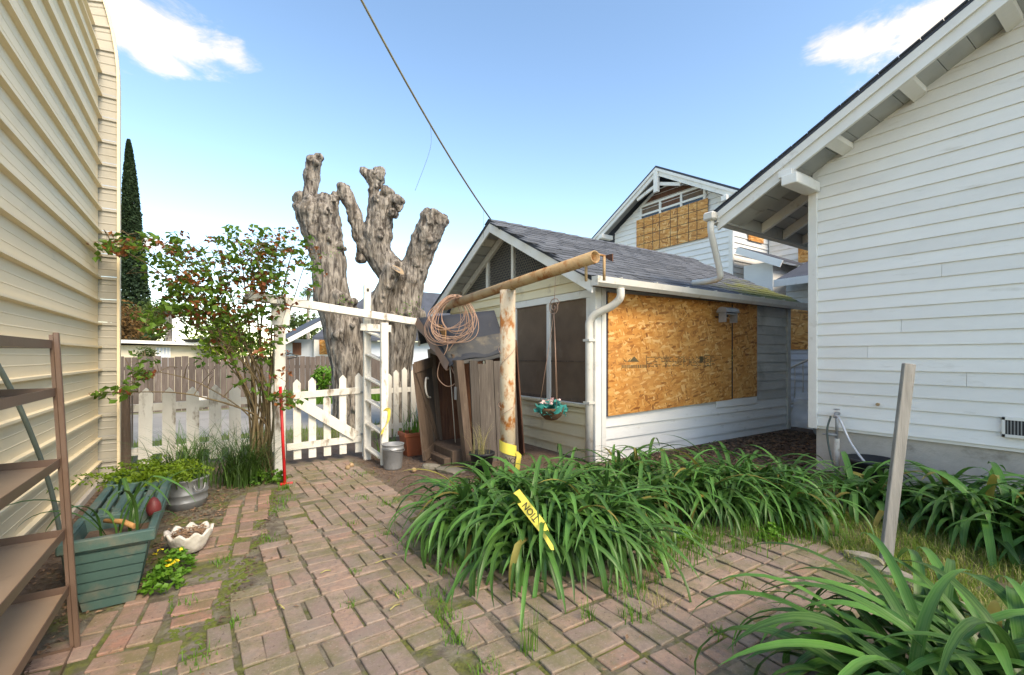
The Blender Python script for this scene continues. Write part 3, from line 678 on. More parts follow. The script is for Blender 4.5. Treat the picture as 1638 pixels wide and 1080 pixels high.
# ================================================================== TWO STOREY HOUSE BEHIND
def storey_house():
    t=thing('storey_house',(12,7.5,0),'two storey white house with boarded gable window behind the shed roof','house')
    XR_,XW=10.5,10.9; PY=8.45; zf=lambda y:6.73-.575*abs(y-PY)
    wy0=onX(1172,430,XW).y; wy1=2*PY-wy0+.1
    box('wall_core',XW+.02,14.5,wy0+.02,wy1-.02,0,4.9,'white',t)
    prism('wall_core',[(wy0+.05,4.9),(wy1-.05,4.9),(wy1-.05,5.0),(PY,6.35),(wy0+.05,5.0)],'x',XW+.03,14.4,'white',t)
    h=.155; z=3.0
    while z<6.2:
        lim=max(wy0+.06,PY-(6.73-.25-z)/.575) 
        l2=max(wy0+.06,PY-(6.73-.25-z-h)/.575)
        if l2<PY-.1: clap('siding_board',0,lim,2*PY-lim,z,h+.01,XW+.01,'white',t,top=(l2,2*PY-l2))
        z+=h
    box('corner_board',XW-.03,XW+.03,wy0-.02,wy0+.09,2.5,5.2,'trim',t)
    z=3.0
    while z<5.0: clap('siding_board',0,XW+.04,14.4,z,h+.01,wy0+.02,'white',t,axis='x'); z+=h
    for s in(0,1):
        y0,y1=(5.75,PY) if s==0 else (PY,11.15)
        slab('roof_deck',XR_-.03,14.9,y0,y1,zf,-.03,.03,'farroof',t)
        slab('barge_board',XR_,XR_+.04,y0,y1,zf,-.24,-.032,'trim',t)
        slab('barge_cap',XR_-.035,XR_-.002,y0,y1,zf,-.11,-.032,'trim',t)
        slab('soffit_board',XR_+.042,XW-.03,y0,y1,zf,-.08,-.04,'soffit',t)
    box('king_post',XR_-.04,XR_+.05,PY-.07,PY+.07,zf(PY)-.72,zf(PY)-.10,'trim',t)
    for s in(-1,1):
        beam('collar_brace',(XR_+.08,PY+s*.04,zf(PY)-.48),(XR_+.08,PY+s*.75,zf(PY+.75)-.28),.05,.09,'trim',t)
        box('rake_bracket',XR_-.12,XW-.02,PY+s*2.1-.08,PY+s*2.1+.08,zf(PY+2.1)-.38,zf(PY+2.1)-.245,'trim',t,.01)
    # triple window: two tiers of panes
    a=onX(1025,330,XW-.04); b=onX(1127,300,XW-.04); y1,y0=a.y,b.y
    zt=5.86; zm=5.62; zb=5.36
    wf=box('window_frame',XW-.05,XW-.0,y0-.06,y1+.06,zt,zt+.06,'trim',t)
    box('window_frame',XW-.05,XW-.0,y0-.06,y1+.06,zm-.03,zm+.03,'trim',t)
    for k in range(4):
        y=y0+(y1-y0)*k/3; box('window_frame',XW-.052,XW-.001,y-.035,y+.035,zb-.6,zt-.002,'trim',t)
    for k in range(3):
        ya=y0+(y1-y0)*k/3+.04; yb=y0+(y1-y0)*(k+1)/3-.04
        box('pane',XW-.02,XW-.014,ya,yb,zm+.032,zt-.002,'screen' if k!=1 else 'redwood',t); box('pane',XW-.02,XW-.014,ya,yb,zb-.6,zm-.032,'glass',t)
    V=[(XW-.02,y0+.2,zt+.065),(XW-.02,y1-.1,zt+.065),(XW-.02,PY+.25,zf(PY+.25)-.36),(XW-.02,PY-.25,zf(PY-.25)-.36)]
    obj('gable_opening',V,[(0,3,2,1)],'redwood',t)
    # strand board grid over the lower lights
    A=onX(1018,352,XW-.07); B=onX(1132,318,XW-.07)
    ya,yb=B.y,A.y; zt2=(A.z+B.z)/2; zb2=zt2-1.02; n=6
    bo=box('board',XW-.07,XW-.055,ya,yb,zb2,zt2,'osbfar',t)
    for k in range(1,8):
        y=ya+(yb-ya)*(k+.12*math.sin(k*9))/8; box('board_joint',XW-.074,XW-.0705,y-.007,y+.007,zb2,zt2,'ink',bo)
    for k in range(1,4):
        z=zb2+(zt2-zb2)*k/4; box('board_joint',XW-.0755,XW-.0702,ya,yb,z-.006,z+.006,'ink',bo)
    # side board and small porch hood
    p=onY(1197,362,wy0-.03); q=onY(1221,390,wy0-.03); box('board',p.x,q.x,wy0-.04,wy0-.028,q.z,p.z,'osbfar',t)
    hz=lambda y:0
    V=[(10.7,5.2,3.52),(12.3,5.2,3.52),(12.3,6.15,3.98),(10.7,6.15,3.98)]
    obj('hood_roof',V+[(a,b_,c+.05) for a,b_,c in V],BF,'farroof',t)
    beam('hood_barge',(10.68,5.15,3.44),(10.68,6.2,3.95),.03,.16,'white',t)
    box('hood_wall',11.0,12.2,5.5,6.2,2.6,3.6,'white',t)
    # wing on the right: upper wall, lean-to roof, lower wall with board
    box('wing_wall',12.6,15,2.8,wy0-.02,3.0,5.0,'white',t)
    z=3.4
    while z<5.0: clap('siding_board',0,2.8,wy0-.05,z,h+.01,12.6,'white',t); z+=h
    p=onX(1277,392,12.57); q=onX(1300,412,12.57); box('board',12.56,12.575,q.y-.6,p.y,3.75,p.z,'osbfar',t)
    V=[(10.45,2.6,3.02),(12.6,2.6,3.85),(12.6,5.15,3.85),(10.45,5.15,3.02)]
    obj('lean_to_roof',V+[(a,b_,c+.05) for a,b_,c in V],BF,'farroof',t)
    box('fascia_board',10.42,10.449,2.6,5.2,2.9,3.06,'trim',t)
    box('wing_wall',11.0,12.59,2.7,5.2,0,3.1,'whitegrey',t)
    z=.2
    while z<2.9: clap('siding_board',0,2.7,5.2,z,h+.01,11.0,'bluesiding' if z<2.2 else 'whitegrey',t); z+=h
    p=onX(1262,488,10.96); q=onX(1300,559,10.96); box('board',10.95,10.965,q.y-.3,p.y+.2,q.z,p.z,'osbfar',t)
storey_house()

# stair railing and tarp between the houses
def stair_bits():
    t=thing('stair_rail',(9.6,3.6,0),'white metal stair rail seen between shed and house','railing')
    a=onX(1262,590,9.6); b=onX(1300,572,9.6)
    d=b-a; a2=a-d*.6; b2=b+d*.8
    tube('handrail',[a2,b2],.022,'galvwhite',t,8); lo=Vector((0,0,-.72))
    tube('lower_rail',[a2+lo,b2+lo],.016,'galvwhite',t,8)
    for k in range(7): p=a2+(b2-a2)*(k+.5)/7; tube('baluster',[p,p+lo],.010,'galvwhite',t,6)
    m=thing('white_tarp',(9.5,3.9,0),'crumpled white tarp sheet hanging below the stair rail','tarp')
    V=[];F=[];n=10
    for j in range(n+1):
        for i in range(n+1):
            y=3.2+1.1*i/n; z=.75*(1-j/n)+.02-(.12*i/n if j<3 else 0); V.append((9.45+.09*mnoise.noise(Vector((y*4,z*4,0)))-.25*j/n,y,z))
    F=[(j*(n+1)+i,j*(n+1)+i+1,(j+1)*(n+1)+i+1,(j+1)*(n+1)+i) for j in range(n) for i in range(n)]
    obj('sheet',V,F,'tarp',m,True)
    p=thing('drain_pipe',(9.35,3.7,.1),'short grey pipe lying at the foot of the white tarp','pipe')
    pp=onX(1287,715,8.6); tube('pipe',[(8.5,3.45,.13),(9.1,3.7,.16)],.13,'galv',p,16)
stair_bits()

# ================================================================== OUTHOUSE
def outhouse():
    t=thing('outhouse',(2.95,5.5,0),'old leaning plank outhouse with open door and sagging black felt roof','outhouse')
    rnd=random.Random(2); Zv=Vector((0,0,1))
    FRb=Vector((2.64,4.97,0)); FRt=Vector((2.55,5.04,1.33)); FLb=Vector((2.70,5.98,0)); FLt=Vector((2.58,6.02,1.46)); DP=Vector((.92,.10,0))
    def plank(name,a0,a1,b0,b1,th,mat,par=t):       # bottom a0-a1, top b0-b1, thickness vector th
        return hexa(name,[a0,a1,a1+th,a0+th,b0,b1,b1+th,b0+th],mat,par)
    # side wall facing the garden, rear wall, far wall
    n=6
    for k in range(n):
        f0=(k+.75)/(n+1.6); f1=(k+1.73)/(n+1.6); o=Vector((0,-.012*(k%2)-rnd.uniform(0,.006),0)); dz=Zv*rnd.uniform(-.03,.03)
        ln=Vector((-.05,.03,1.27+.08*f0)); plank('wall_plank',FRb+DP*f0+o,FRb+DP*f1+o,FRb+ln+DP*f0+o+dz,FRb+ln+DP*f1+o+dz,Vector((0,.02,0)),'greywood')
    for k in range(6):
        f0=k/6+.01; f1=(k+1)/6-.004; B0=(FRb+DP); B1=(FLb+DP); T0=FRt+DP; T1=FLt+DP
        plank('wall_plank',B0.lerp(B1,f0),B0.lerp(B1,f1),T0.lerp(T1,f0)+Zv*.25,T0.lerp(T1,f1)+Zv*.25,Vector((.02,0,0)),'redwood')
    for k in range(6):
        f0=(k+.4)/6.4; f1=(k+1.36)/6.4
        plank('wall_plank',FLb+DP*f0,FLb+DP*f1,FLt+DP*f0,FLt+DP*f1,Vector((0,.02,0)),'redwood')
    ps=Vector((.0,.11,0)); px_=Vector((.10,0,0))
    def post(b,tp,w1,w2): return hexa('door_post',[b,b+w1,b+w1+w2,b+w2,tp,tp+w1,tp+w1+w2,tp+w2],'brownwood',t)
    post(FRb+Vector((-.03,-.03,0)),FRt+Vector((-.05,-.03,-.02)),px_,ps); post(FLb+Vector((-.03,-.07,0)),FLt+Vector((-.03,-.07,0)),px_*.8,ps*.7)
    # gable front: lintel, two fresh planks, a green patch
    c0=FRt+Vector((-.03,.12,0)); c1=FLt+Vector((-.03,-.08,0))
    plank('lintel',c0-Zv*.05,c1-Zv*.05,c0+Zv*.05,c1+Zv*.05,Vector((.03,0,0)),'brownwood')
    for f0,f1,h,m in ((.30,.46,.30,'newwood'),(.47,.62,.33,'newwood'),(.63,.70,.30,'redwood'),(.80,1.06,.20,'teal')):
        a0=c0.lerp(c1,f0)+Zv*.055; a1=c0.lerp(c1,f1)+Zv*.055; plank('gable_plank',a0,a1,a0+Zv*h,a1+Zv*h,Vector((.018,0,0)),m)
    box('step',2.50,3.1,5.12,5.86,0,.18,'brownwood',t,.008); box('step',2.40,2.495,5.15,5.75,0,.09,'brownwood',t,.008)
    box('latch_plate',2.515,2.53,5.06,5.11,.82,.98,'galv',t,.004)
    tube('white_cord',[Vector((2.50,5.18,1.32)),Vector((2.50,5.2,1.28)),Vector((2.62,5.28,.25))],.006,'galvwhite',t,5)
    # sagging felt roof: apex, eaves and ridge laid loosely over the frame
    A=Vector((2.33,5.83,1.88)); B=Vector((3.40,5.60,2.02)); Er=Vector((2.45,5.10,1.27)); Eb=Vector((3.30,5.03,1.40)); El=Vector((2.47,6.10,1.53)); Elb=Vector((3.4,6.2,1.5))
    def sheet(name,p0,p1,q1,q0,sag,seed,mat='felt',nu=12,nv=10,curl=.06):
        V=[];F=[]
        for i in range(nu+1):
            u=i/nu
            for j in range(nv+1):
                v=j/nv; p=(p0.lerp(p1,u)).lerp(q0.lerp(q1,u),v); p=p+Vector((0,0,-sag*math.sin(math.pi*v)+curl*max(0,v-.72)*2*(.4+.6*mnoise.noise(Vector((u*3,seed,0))))+.022*mnoise.noise(Vector((u*4,v*4,seed)))))
                if u<.12: p.z-=.05*(1-u/.12)*(.5+.5*math.sin(v*7+seed))
                V.append(p)
        for i in range(nu):
            for j in range(nv): a_=i*(nv+1)+j; F.append((a_,a_+nv+1,a_+nv+2,a_+1))
        me=me_(name,V,F,mat,True); o=link(name,me,t); md=o.modifiers.new('s','SOLIDIFY'); md.thickness=.014; md.offset=0; return o
    r1=sheet('roof_felt',A,B,Eb,Er,.03,1); sheet('roof_felt',A+Vector((0,.01,-.005)),B+Vector((0,.01,-.005)),Elb,El,.04,5)
    # apron strip nailed along the lower slope and folded front edge
    sheet('felt_apron',A.lerp(Er,.60)+Vector((.04,-.02,.028)),B.lerp(Eb,.60)+Vector((0,-.02,.028)),Eb+Vector((0,-.02,-.03)),Er+Vector((.05,-.02,-.03)),.0,9,'feltlight',12,4,.0)
    V=[];F=[];n=12
    for j in range(n+1):
        p=A.lerp(Er,j/n)+Vector((-.004,0,.01*mnoise.noise(Vector((j*.5,0,0))))); wv=.085+.02*math.sin(j*1.3); V+=[p+Vector((0,0,.012)),p+Vector((-.03,.02,-wv)),p+Vector((.01,.03,-wv+.01))]
    for j in range(n): a_=j*3; F+=[(a_,a_+1,a_+4,a_+3),(a_+1,a_+2,a_+5,a_+4)]
    obj('roof_edge',V,F,'rackbrown',t)
    V=[];F=[]
    for j in range(n+1):
        p=A.lerp(El,j/n)+Vector((-.004,0,.012*mnoise.noise(Vector((j*.6,3,0))))); V+=[p+Vector((0,0,.014)),p+Vector((-.02,.0,-.03)),p+Vector((.01,0,-.028))]
    for j in range(n): a_=j*3; F+=[(a_,a_+1,a_+4,a_+3),(a_+1,a_+2,a_+5,a_+4)]
    obj('roof_edge',V,F,'galvwhite',t)
    # open, leaning door leaf
    NB=Vector((2.24,5.44,.04)); NT=Vector((2.13,5.53,1.27)); HB=Vector((2.66,5.93,.10)); HT=Vector((2.56,5.97,1.34))
    dn=(NB-HB).cross(Zv).normalized(); dn=dn if dn.dot(-NB)>0 else -dn
    def P(u,v): return HB.lerp(NB,u).lerp(HT.lerp(NT,u),v)
    def piece(name,u0,u1,v0,v1,off,th,mat,par): return plank(name,P(u0,v0)+dn*off,P(u1,v0)+dn*off,P(u0,v1)+dn*off,P(u1,v1)+dn*off,dn*th,mat,par)
    d0=piece('door',.02,.33,.0,.99,0,.02,'greywood',t)
    piece('door_plank',.34,.66,.0,1.0,.002,.02,'brownwood',d0); piece('door_plank',.67,1.0,-.01,.99,0,.02,'brownwood',d0)
    piece('door_rail',.0,1.0,.90,1.01,.023,.02,'brownwood',d0); piece('door_rail',.0,1.0,-.01,.08,.023,.02,'brownwood',d0)
    plank('door_brace',P(.02,.09)+dn*.023,P(.20,.09)+dn*.023,P(.80,.89)+dn*.023,P(.98,.89)+dn*.023,dn*.02,'newwood' if False else 'brownwood',d0)
    c=dn*.06
    tube('handle',smoothpath([P(.46,.80)+c,P(.58,.81)+c,P(.66,.72)+c,P(.60,.62)+c,P(.44,.59)+c],5),.013,'shell',d0,8)
outhouse()

# ================================================================== CLOTHESLINE POST, WIRE COIL
cp=thing('clothesline_post',(2.62,4.04,0),'rusty white steel clothesline post with yellowed crossbar in front of shed','post')
tube('post',[(2.62,4.04,-.05),(2.62,4.04,2.06)],.082,'rust',cp,24)
ba=Vector((2.62,2.72,2.175)); bb=Vector((2.62,5.62,2.03))
def hollow(name,a,b,r,mat,parent,seg=20):
    V,F=tube_geo([a,b],r,seg,False); V2,F2=tube_geo([a,b],r-.008,seg,False); n=len(V)
    F+= [tuple(reversed([i+n for i in f])) for f in F2]; V+=V2
    for e in(0,seg): F+=[(e+k,e+(k+1)%seg,n+e+(k+1)%seg,n+e+k) for k in range(seg)]
    o=obj(name,V,F,mat,parent,True); fixn(o.data); return o
hollow('crossbar',ba,bb,.053,'rustbar',cp)
tube('weld_collar',[(2.62,4.04-.1,2.055),(2.62,4.04-.1,2.12)],.03,'rustbar',cp)
for y,dz in((2.83,-.0),(2.72,0)): tube('line_hook',[(2.62+ (.1 if y==2.72 else 0),y,2.19),(2.62+(.1 if y==2.72 else 0),y,1.99)],.012,'rustbar',cp,8)
tube('hook_bar',[(2.62,2.76,2.215),(2.73,2.72,2.195)],.010,'rustbar',cp,8)
for z,h in((.78,.10),(1.33,.16)):
    P=[(2.62-.088*math.cos(a)-.0-.02*math.sin(a*.5),4.04+.10*math.sin(a),z+h*math.sin(a*.5+.4)) for a in [2*math.pi*k/20 for k in range(21)]]
    tube('wire_loop',P,.0035,'wirecoil',cp,5)
def wire_coil():
    t=thing('wire_coil',(2.6,5.3,2.0),'tangled coil of pale copper wire hanging on the rusty crossbar','wire')
    rnd=random.Random(5)
    for k in range(17):
        az=rnd.uniform(-.9,-.2); ax=Vector((math.cos(az),math.sin(az),0)); c=Vector((2.56,5.22+rnd.uniform(-.10,.10),0)); ry=rnd.uniform(.17,.29); rz=rnd.uniform(.2,.30); top=2.085+rnd.uniform(-.0,.05); ph=rnd.uniform(-.35,.35); off=rnd.uniform(-.09,.09)
        P=[]
        for i in range(37):
            a=2*math.pi*i/36; u=ry*math.sin(a)*(1-.25*math.cos(a))+off*(1-math.cos(a))*.5; z=rz*(math.cos(a)-1)
            P.append(c+ax*(u*math.cos(ph)-z*math.sin(ph)*.5)+Vector((-.07*(1-math.cos(a))*.5,0,top+z+.012*math.sin(3*a+k))))
        tube('wire_turn',P,.0046,'wirecoil',t,5)
    tube('wire_tail',smoothpath([(2.5,5.25,1.62),(2.46,5.2,1.45),(2.40,5.30,1.25),(2.40,5.32,1.08),(2.48,5.22,.98),(2.55,5.12,1.05),(2.50,5.18,1.25),(2.5,5.26,1.4),(2.6,5.12,1.62)],6),.0055,'wirecoil',t,5)
wire_coil()

# ================================================================== FENCES, GATE, ARBOR
def picket(name,x,y,wd,z0,z1,mat,parent,axis='x',th=.02,lean=0):
    P=[(-wd/2,z0),(wd/2,z0),(wd/2,z1-wd*.55),(wd*.04,z1),(-wd*.04,z1),(-wd/2,z1-wd*.55)]
    V=[]
    for d in(0,th):
        for a,z in P:
            a=a+lean*(z-z0); V.append((x+a,y+d,z) if axis=='x' else (x+d,y+a,z))
    n=6; F=[tuple(range(n)),tuple(range(2*n-1,n-1,-1))]+[(i,i+n,(i+1)%n+n,(i+1)%n) for i in range(n)]
    o=obj(name,V,F,mat,parent); fixn(o.data); return o
rnd=random.Random(8)
fl=thing('picket_fence',(-.2,6.98,0),'sunlit white picket fence with wide boards beside the metal building','fence')
for px in (232,270,309,345,376,408,438): 
    p=onY(px,700,6.97); picket('picket',p.x,6.96,.132,.05,.985+rnd.uniform(-.012,.012),'peel',fl,lean=rnd.uniform(-.012,.012))
beam('rail',(-.95,6.995,.735),(.62,6.995,.775),.03,.09,'peel',fl,bv=.003)
beam('rail',(-.95,6.995,.22),(.62,6.995,.22),.03,.09,'peel',fl,bv=.003)
fp=thing('fence_post',(-.93,6.98,0),'weathered round grey wood post at the end of the picket fence','post')
V,F=tube_geo([(-.86,6.93,-.05),(-.86,6.93,.5),(-.865,6.93,.98)],[.07,.066,.062],14); o=obj('post',V,F,'brownwood',fp)
beam('post_cleat',(-.78,6.9,.3),(-.78,6.9,.9),.015,.02,'greywood',fp)

gt=thing('garden_gate',(1.3,6.25,0),'white picket gate with diagonal brace between arbor and ladder trellis','gate')
GY=6.22
for px,top in ((476,607),(500,604),(524,612),(549,600),(574,597)):
    p=onY(px,700,GY); q=onY(px,top,GY); picket('picket',p.x,GY-.0,.088,.07,q.z if px!=524 else .86,'peel',gt,lean=rnd.uniform(-.01,.01))
a=onY(459,720,GY-.03);b=onY(574,706,GY-.03); beam('rail',(a.x,GY-.015,.235),(b.x+.04,GY-.015,.255),.028,.085,'peel',gt,bv=.003)
beam('rail',(a.x+.08,GY-.015,.87),(b.x+.04,GY-.015,.905),.028,.085,'peel',gt,bv=.003)
beam('brace',(a.x+.12,GY-.046,.80),(b.x-.04,GY-.046,.30),.025,.13,'peel',gt,bv=.003)
for z in(.3,.86): box('hinge',b.x+.02,b.x+.12,GY-.036,GY-.030,z,z+.03,'galv',gt)
gd=thing('garden_gate_post',(1.72,6.25,0),'short white post carrying the picket gate hinges','post')
box('post',b.x+.07,b.x+.15,GY-.03,GY+.06,-.05,1.08,'peel',gd,.005)

fr=thing('picket_fence',(2.4,7.25,0),'shaded white picket fence between tree and outhouse','fence')
for px,top in ((622,598),(634,592),(648,588),(662,590)):
    p=onY(px,690,7.2); q=onY(px,top,7.2); picket('picket',p.x,7.2,.085,.05,q.z,'peel',fr,lean=rnd.uniform(-.01,.01))
for k in range(3): picket('picket',3.05+k*.14,7.2,.085,.05,1.1,'peel',fr)
beam('rail',(2.1,7.235,.80),(3.5,7.235,.82),.028,.08,'peel',fr); beam('rail',(2.1,7.235,.22),(3.5,7.235,.22),.028,.08,'peel',fr)

ar=thing('garden_arbor',(.62,5.7,0),'white weathered garden arbor post and long sagging top beam','arbor')
box('post',.575,.685,5.60,5.70,-.05,1.92,'peel',ar,.006)
box('post_block',.54,.72,5.56,5.599,1.70,1.90,'peel',ar,.006)
box('post_block',.686,.73,5.58,5.72,1.76,1.90,'peel',ar,.006)
tb=beam('top_beam',(.30,5.62,2.015),(2.36,5.98,1.835),.09,.095,'peel',ar,bv=.006)
beam('top_beam',(.42,5.85,2.02),(2.3,6.12,1.865),.06,.07,'peel',ar,bv=.005)
beam('cross_beam',(.55,5.45,1.955),(.66,6.05,1.955),.06,.05,'peel',ar)
for P in ([(.53,5.57,1.90),(.5,5.5,1.72),(.56,5.52,1.5)],): tube('loose_wire',smoothpath(P,5),.004,'black',ar,5)
tube('bracket',smoothpath([(.70,5.6,1.40),(.80,5.58,1.36),(.70,5.59,1.33)],4),.007,'black',ar,6)

lt=thing('ladder_trellis',(1.75,5.75,0),'white wooden ladder trellis with slanted rungs next to the metal bucket','trellis')
box('side_rail',1.66,1.75,6.00,6.06,-.03,2.30,'peel',lt,.005)
box('side_rail',1.76,1.85,5.60,5.66,-.03,1.78,'peel',lt,.005)
for k,z in enumerate((.10,.42,.73,1.02,1.33,1.62)):
    beam('rung',(1.71,5.995,z+.06),(1.79,5.665,z-.02),.085,.022,'peel',lt,bv=.003)
beam('rail_block',(1.6,5.95,1.74),(1.95,5.80,1.72),.03,.09,'peel',lt); 
box('post_cap_hole',1.69,1.72,5.994,5.998,2.21,2.25,'ink',lt)

# ================================================================== POLLARDED TREE
def pollard():
    D=8.6; base=at(600,705,D); base.z=0
    t=thing('pollarded_tree',base,'huge grey pollarded tree with three stubby limbs behind the picket gate','tree')
    V=[];F=[]
    LB=[]
    def limb(pts):
        P=[];Rr=[]; LB.append(pts)
        for px,py,d,r in pts: P.append(at(px,py,d)); Rr.append(r*d/FP*.95)
        P2=smoothpath(P,7); n=len(P2); R2=[]
        for i in range(n):
            q=i/(n-1)*(len(Rr)-1); k=min(int(q),len(Rr)-2); R2.append((Rr[k]*(1-(q-k))+Rr[k+1]*(q-k))*(1+.05*mnoise.noise(P2[i]*3)))
        tube_geo(P2,R2,20,True,V,F)
    kr=random.Random(99)
    def knob(px,py,r,d=8.5,sq=1.0):
        c0=at(px,py,d); R0=r*d/FP*.9
        for m in range(4 if r>7 else 1):
            o=Vector((kr.gauss(0,.42),kr.gauss(0,.42),kr.gauss(0,.42)))*R0 if r>7 else Vector((0,0,0)); q=R0*(kr.uniform(.5,.85) if r>7 else 1); e=Euler((kr.uniform(0,3),kr.uniform(0,3),0)).to_matrix(); st=kr.uniform(.6,1.0)
            bm=bmesh.new(); bmesh.ops.create_icosphere(bm,subdivisions=2,radius=q); b=len(V)
            for v in bm.verts: V.append(c0+o+e@Vector((v.co.x,v.co.y*st,v.co.z*1.15)))
            for f in bm.faces: F.append(tuple(b+v.index for v in f.verts))
            bm.free()
    limb([(568,735,8.6,36),(564,690,8.6,31),(562,640,8.6,29),(560,590,8.6,30),(552,535,8.6,34),(541,500,8.55,31),(531,472,8.5,29),(524,409,8.5,27),(514,365,8.45,31),(509,346,8.45,33),(511,328,8.42,27)])
    limb([(498,345,8.4,15),(496,315,8.4,11),(498,290,8.4,10),(502,268,8.4,11),(503,256,8.4,11)])
    limb([(518,350,8.4,22),(524,322,8.4,17),(527,312,8.4,14)])
    limb([(628,735,8.8,38),(632,690,8.8,28),(634,640,8.8,25),(636,590,8.8,24),(639,535,8.8,26),(646,480,8.8,30),(652,450,8.8,28)])
    limb([(645,470,8.8,28),(628,438,8.75,24),(608,409,8.7,21),(603,378,8.7,23),(609,345,8.7,21),(613,320,8.7,21)])
    limb([(602,395,8.7,18),(582,385,8.65,14),(572,365,8.6,10),(566,340,8.55,9),(556,316,8.5,12),(547,305,8.5,13)])
    limb([(600,338,8.7,13),(599,308,8.65,8),(598,290,8.65,8),(593,275,8.65,11)])
    limb([(602,300,8.7,8),(608,280,8.7,8),(607,269,8.7,8)])
    limb([(652,460,8.8,26),(664,425,8.8,22),(677,395,8.75,22),(689,362,8.7,22),(699,343,8.7,23)])
    limb([(602,530,8.45,20),(604,495,8.4,17),(615,460,8.35,14),(632,428,8.3,13)])
    for a in ((486,320,17,8.4),(480,336,14,8.4),(492,312,8,8.4),(530,316,10,8.4),(502,258,11,8.4),(496,284,9,8.4),(545,306,12,8.5),(555,304,9,8.5),(590,276,11,8.65),(606,272,8,8.7),(620,306,12,8.65),(633,322,10,8.65),(637,332,8,8.65),(606,316,11,8.6),(628,340,9,8.65),(583,395,13,8.6),(578,408,10,8.6),
              (540,395,8,8.35),(545,480,15,8.35),(522,490,12,8.35),(560,488,11,8.4),(655,445,16,8.7),(655,495,20,8.65),(666,500,14,8.7),(690,348,12,8.7),(708,352,10,8.7),(626,505,14,8.5),(545,530,12,8.3)): knob(*a)
    r=random.Random(6)
    for k in range(70):
        pts=r.choice(LB); q=r.uniform(.3,len(pts)-1.01); i=int(q); f=q-i; A=pts[i];B=pts[i+1]; w_=A[3]*(1-f)+B[3]*f
        u=r.uniform(-.95,.95); knob(A[0]*(1-f)+B[0]*f+u*w_*.95,A[1]*(1-f)+B[1]*f,r.uniform(2,5),A[2]-w_*.95*math.sqrt(1-u*u)*A[2]/FP)
    me=bpy.data.meshes.new('trunk'); me.from_pydata([tuple(v) for v in V],[],F); fixn(me)
    tmp=bpy.data.objects.new('tmp',me); COL.objects.link(tmp); md=tmp.modifiers.new('r','REMESH'); md.mode='VOXEL'; md.voxel_size=.021
    ev=tmp.evaluated_get(bpy.context.evaluated_depsgraph_get()); m2=bpy.data.meshes.new_from_object(ev); bpy.data.objects.remove(tmp); m2.name='trunk'
    me=m2
    nv=len(me.vertices); co=[v.co.copy() for v in me.vertices]; no=[v.normal.copy() for v in me.vertices]
    for i in range(nv):
        p=co[i]; wv=1.2*mnoise.noise(p*1.7); q=Vector((p.x*9+wv,p.y*9+wv,p.z*1.3)); d=.034*(.5-abs(mnoise.noise(q)))-.012+.020*(.4-abs(mnoise.noise(q*2.3)))
        d+=.03*mnoise.noise(p*3.1)
        if p.z>2.6: cv=mnoise.cell_vector(p*7+Vector((0,0,mnoise.noise(p*5)))); d+=min(1,(p.z-2.6))*(.034*mnoise.noise(p*7)+.022*(.35-abs(mnoise.noise(p*15)))+.010*cv.x)
        me.vertices[i].co=p+no[i]*d
    me.materials.clear(); me.materials.append(MT['bark']); me.polygons.foreach_set('use_smooth',[True]*len(me.polygons)); me.update()
    tr=link('trunk',me,t)
    # sawn ends
    def sawn(px,py,d,r,nrm):
        c=at(px,py,d); n=Vector(nrm).normalized(); x=n.orthogonal().normalized(); y=n.cross(x); rr=r*d/FP; V=[c];F=[]
        for k in range(20): a=2*math.pi*k/20; V.append(c+(x*math.cos(a)+y*math.sin(a))*rr*(1+.12*math.sin(3*a+px))+n*(-.01))
        F=[(0,1+k,1+(k+1)%20) for k in range(20)]; obj('sawn_end',V,F,'cut',tr)
    up=at(632,432,8.3)-at(612,470,8.35); sawn(636,430,8.28,13,at(640,425,8.2)-at(618,462,8.36))
    # sprouting tufts
    V=[];F=[]
    for px,py,d,n in ((645,500,8.3,26),(660,490,8.35,16),(550,478,8.15,18),(535,400,8.12,12),(690,480,8.4,0)):
        c=at(px,py,d)
        for k in range(n):
            p=c+Vector((r.gauss(0,.08),r.gauss(0,.06),r.gauss(0,.07))); leafquad(V,F,p,.045,r)
    tag(obj('crown',V,F,'weed',t),kind='stuff')
def leafquad(V,F,p,s,r,asp=.55,flat=0):
    e=Euler((r.uniform(-1,1),r.uniform(-1,1),r.uniform(0,6.28))); m=e.to_matrix(); b=len(V)
    for q in ((-s*.5,0,0),(-s*.1,-s*asp*.5,.08*s),(s*.5,0,-.1*s),(-s*.1,s*asp*.5,.08*s)): V.append(Vector(p)+m@Vector(q))
    F.append((b,b+1,b+2,b+3))
pollard()

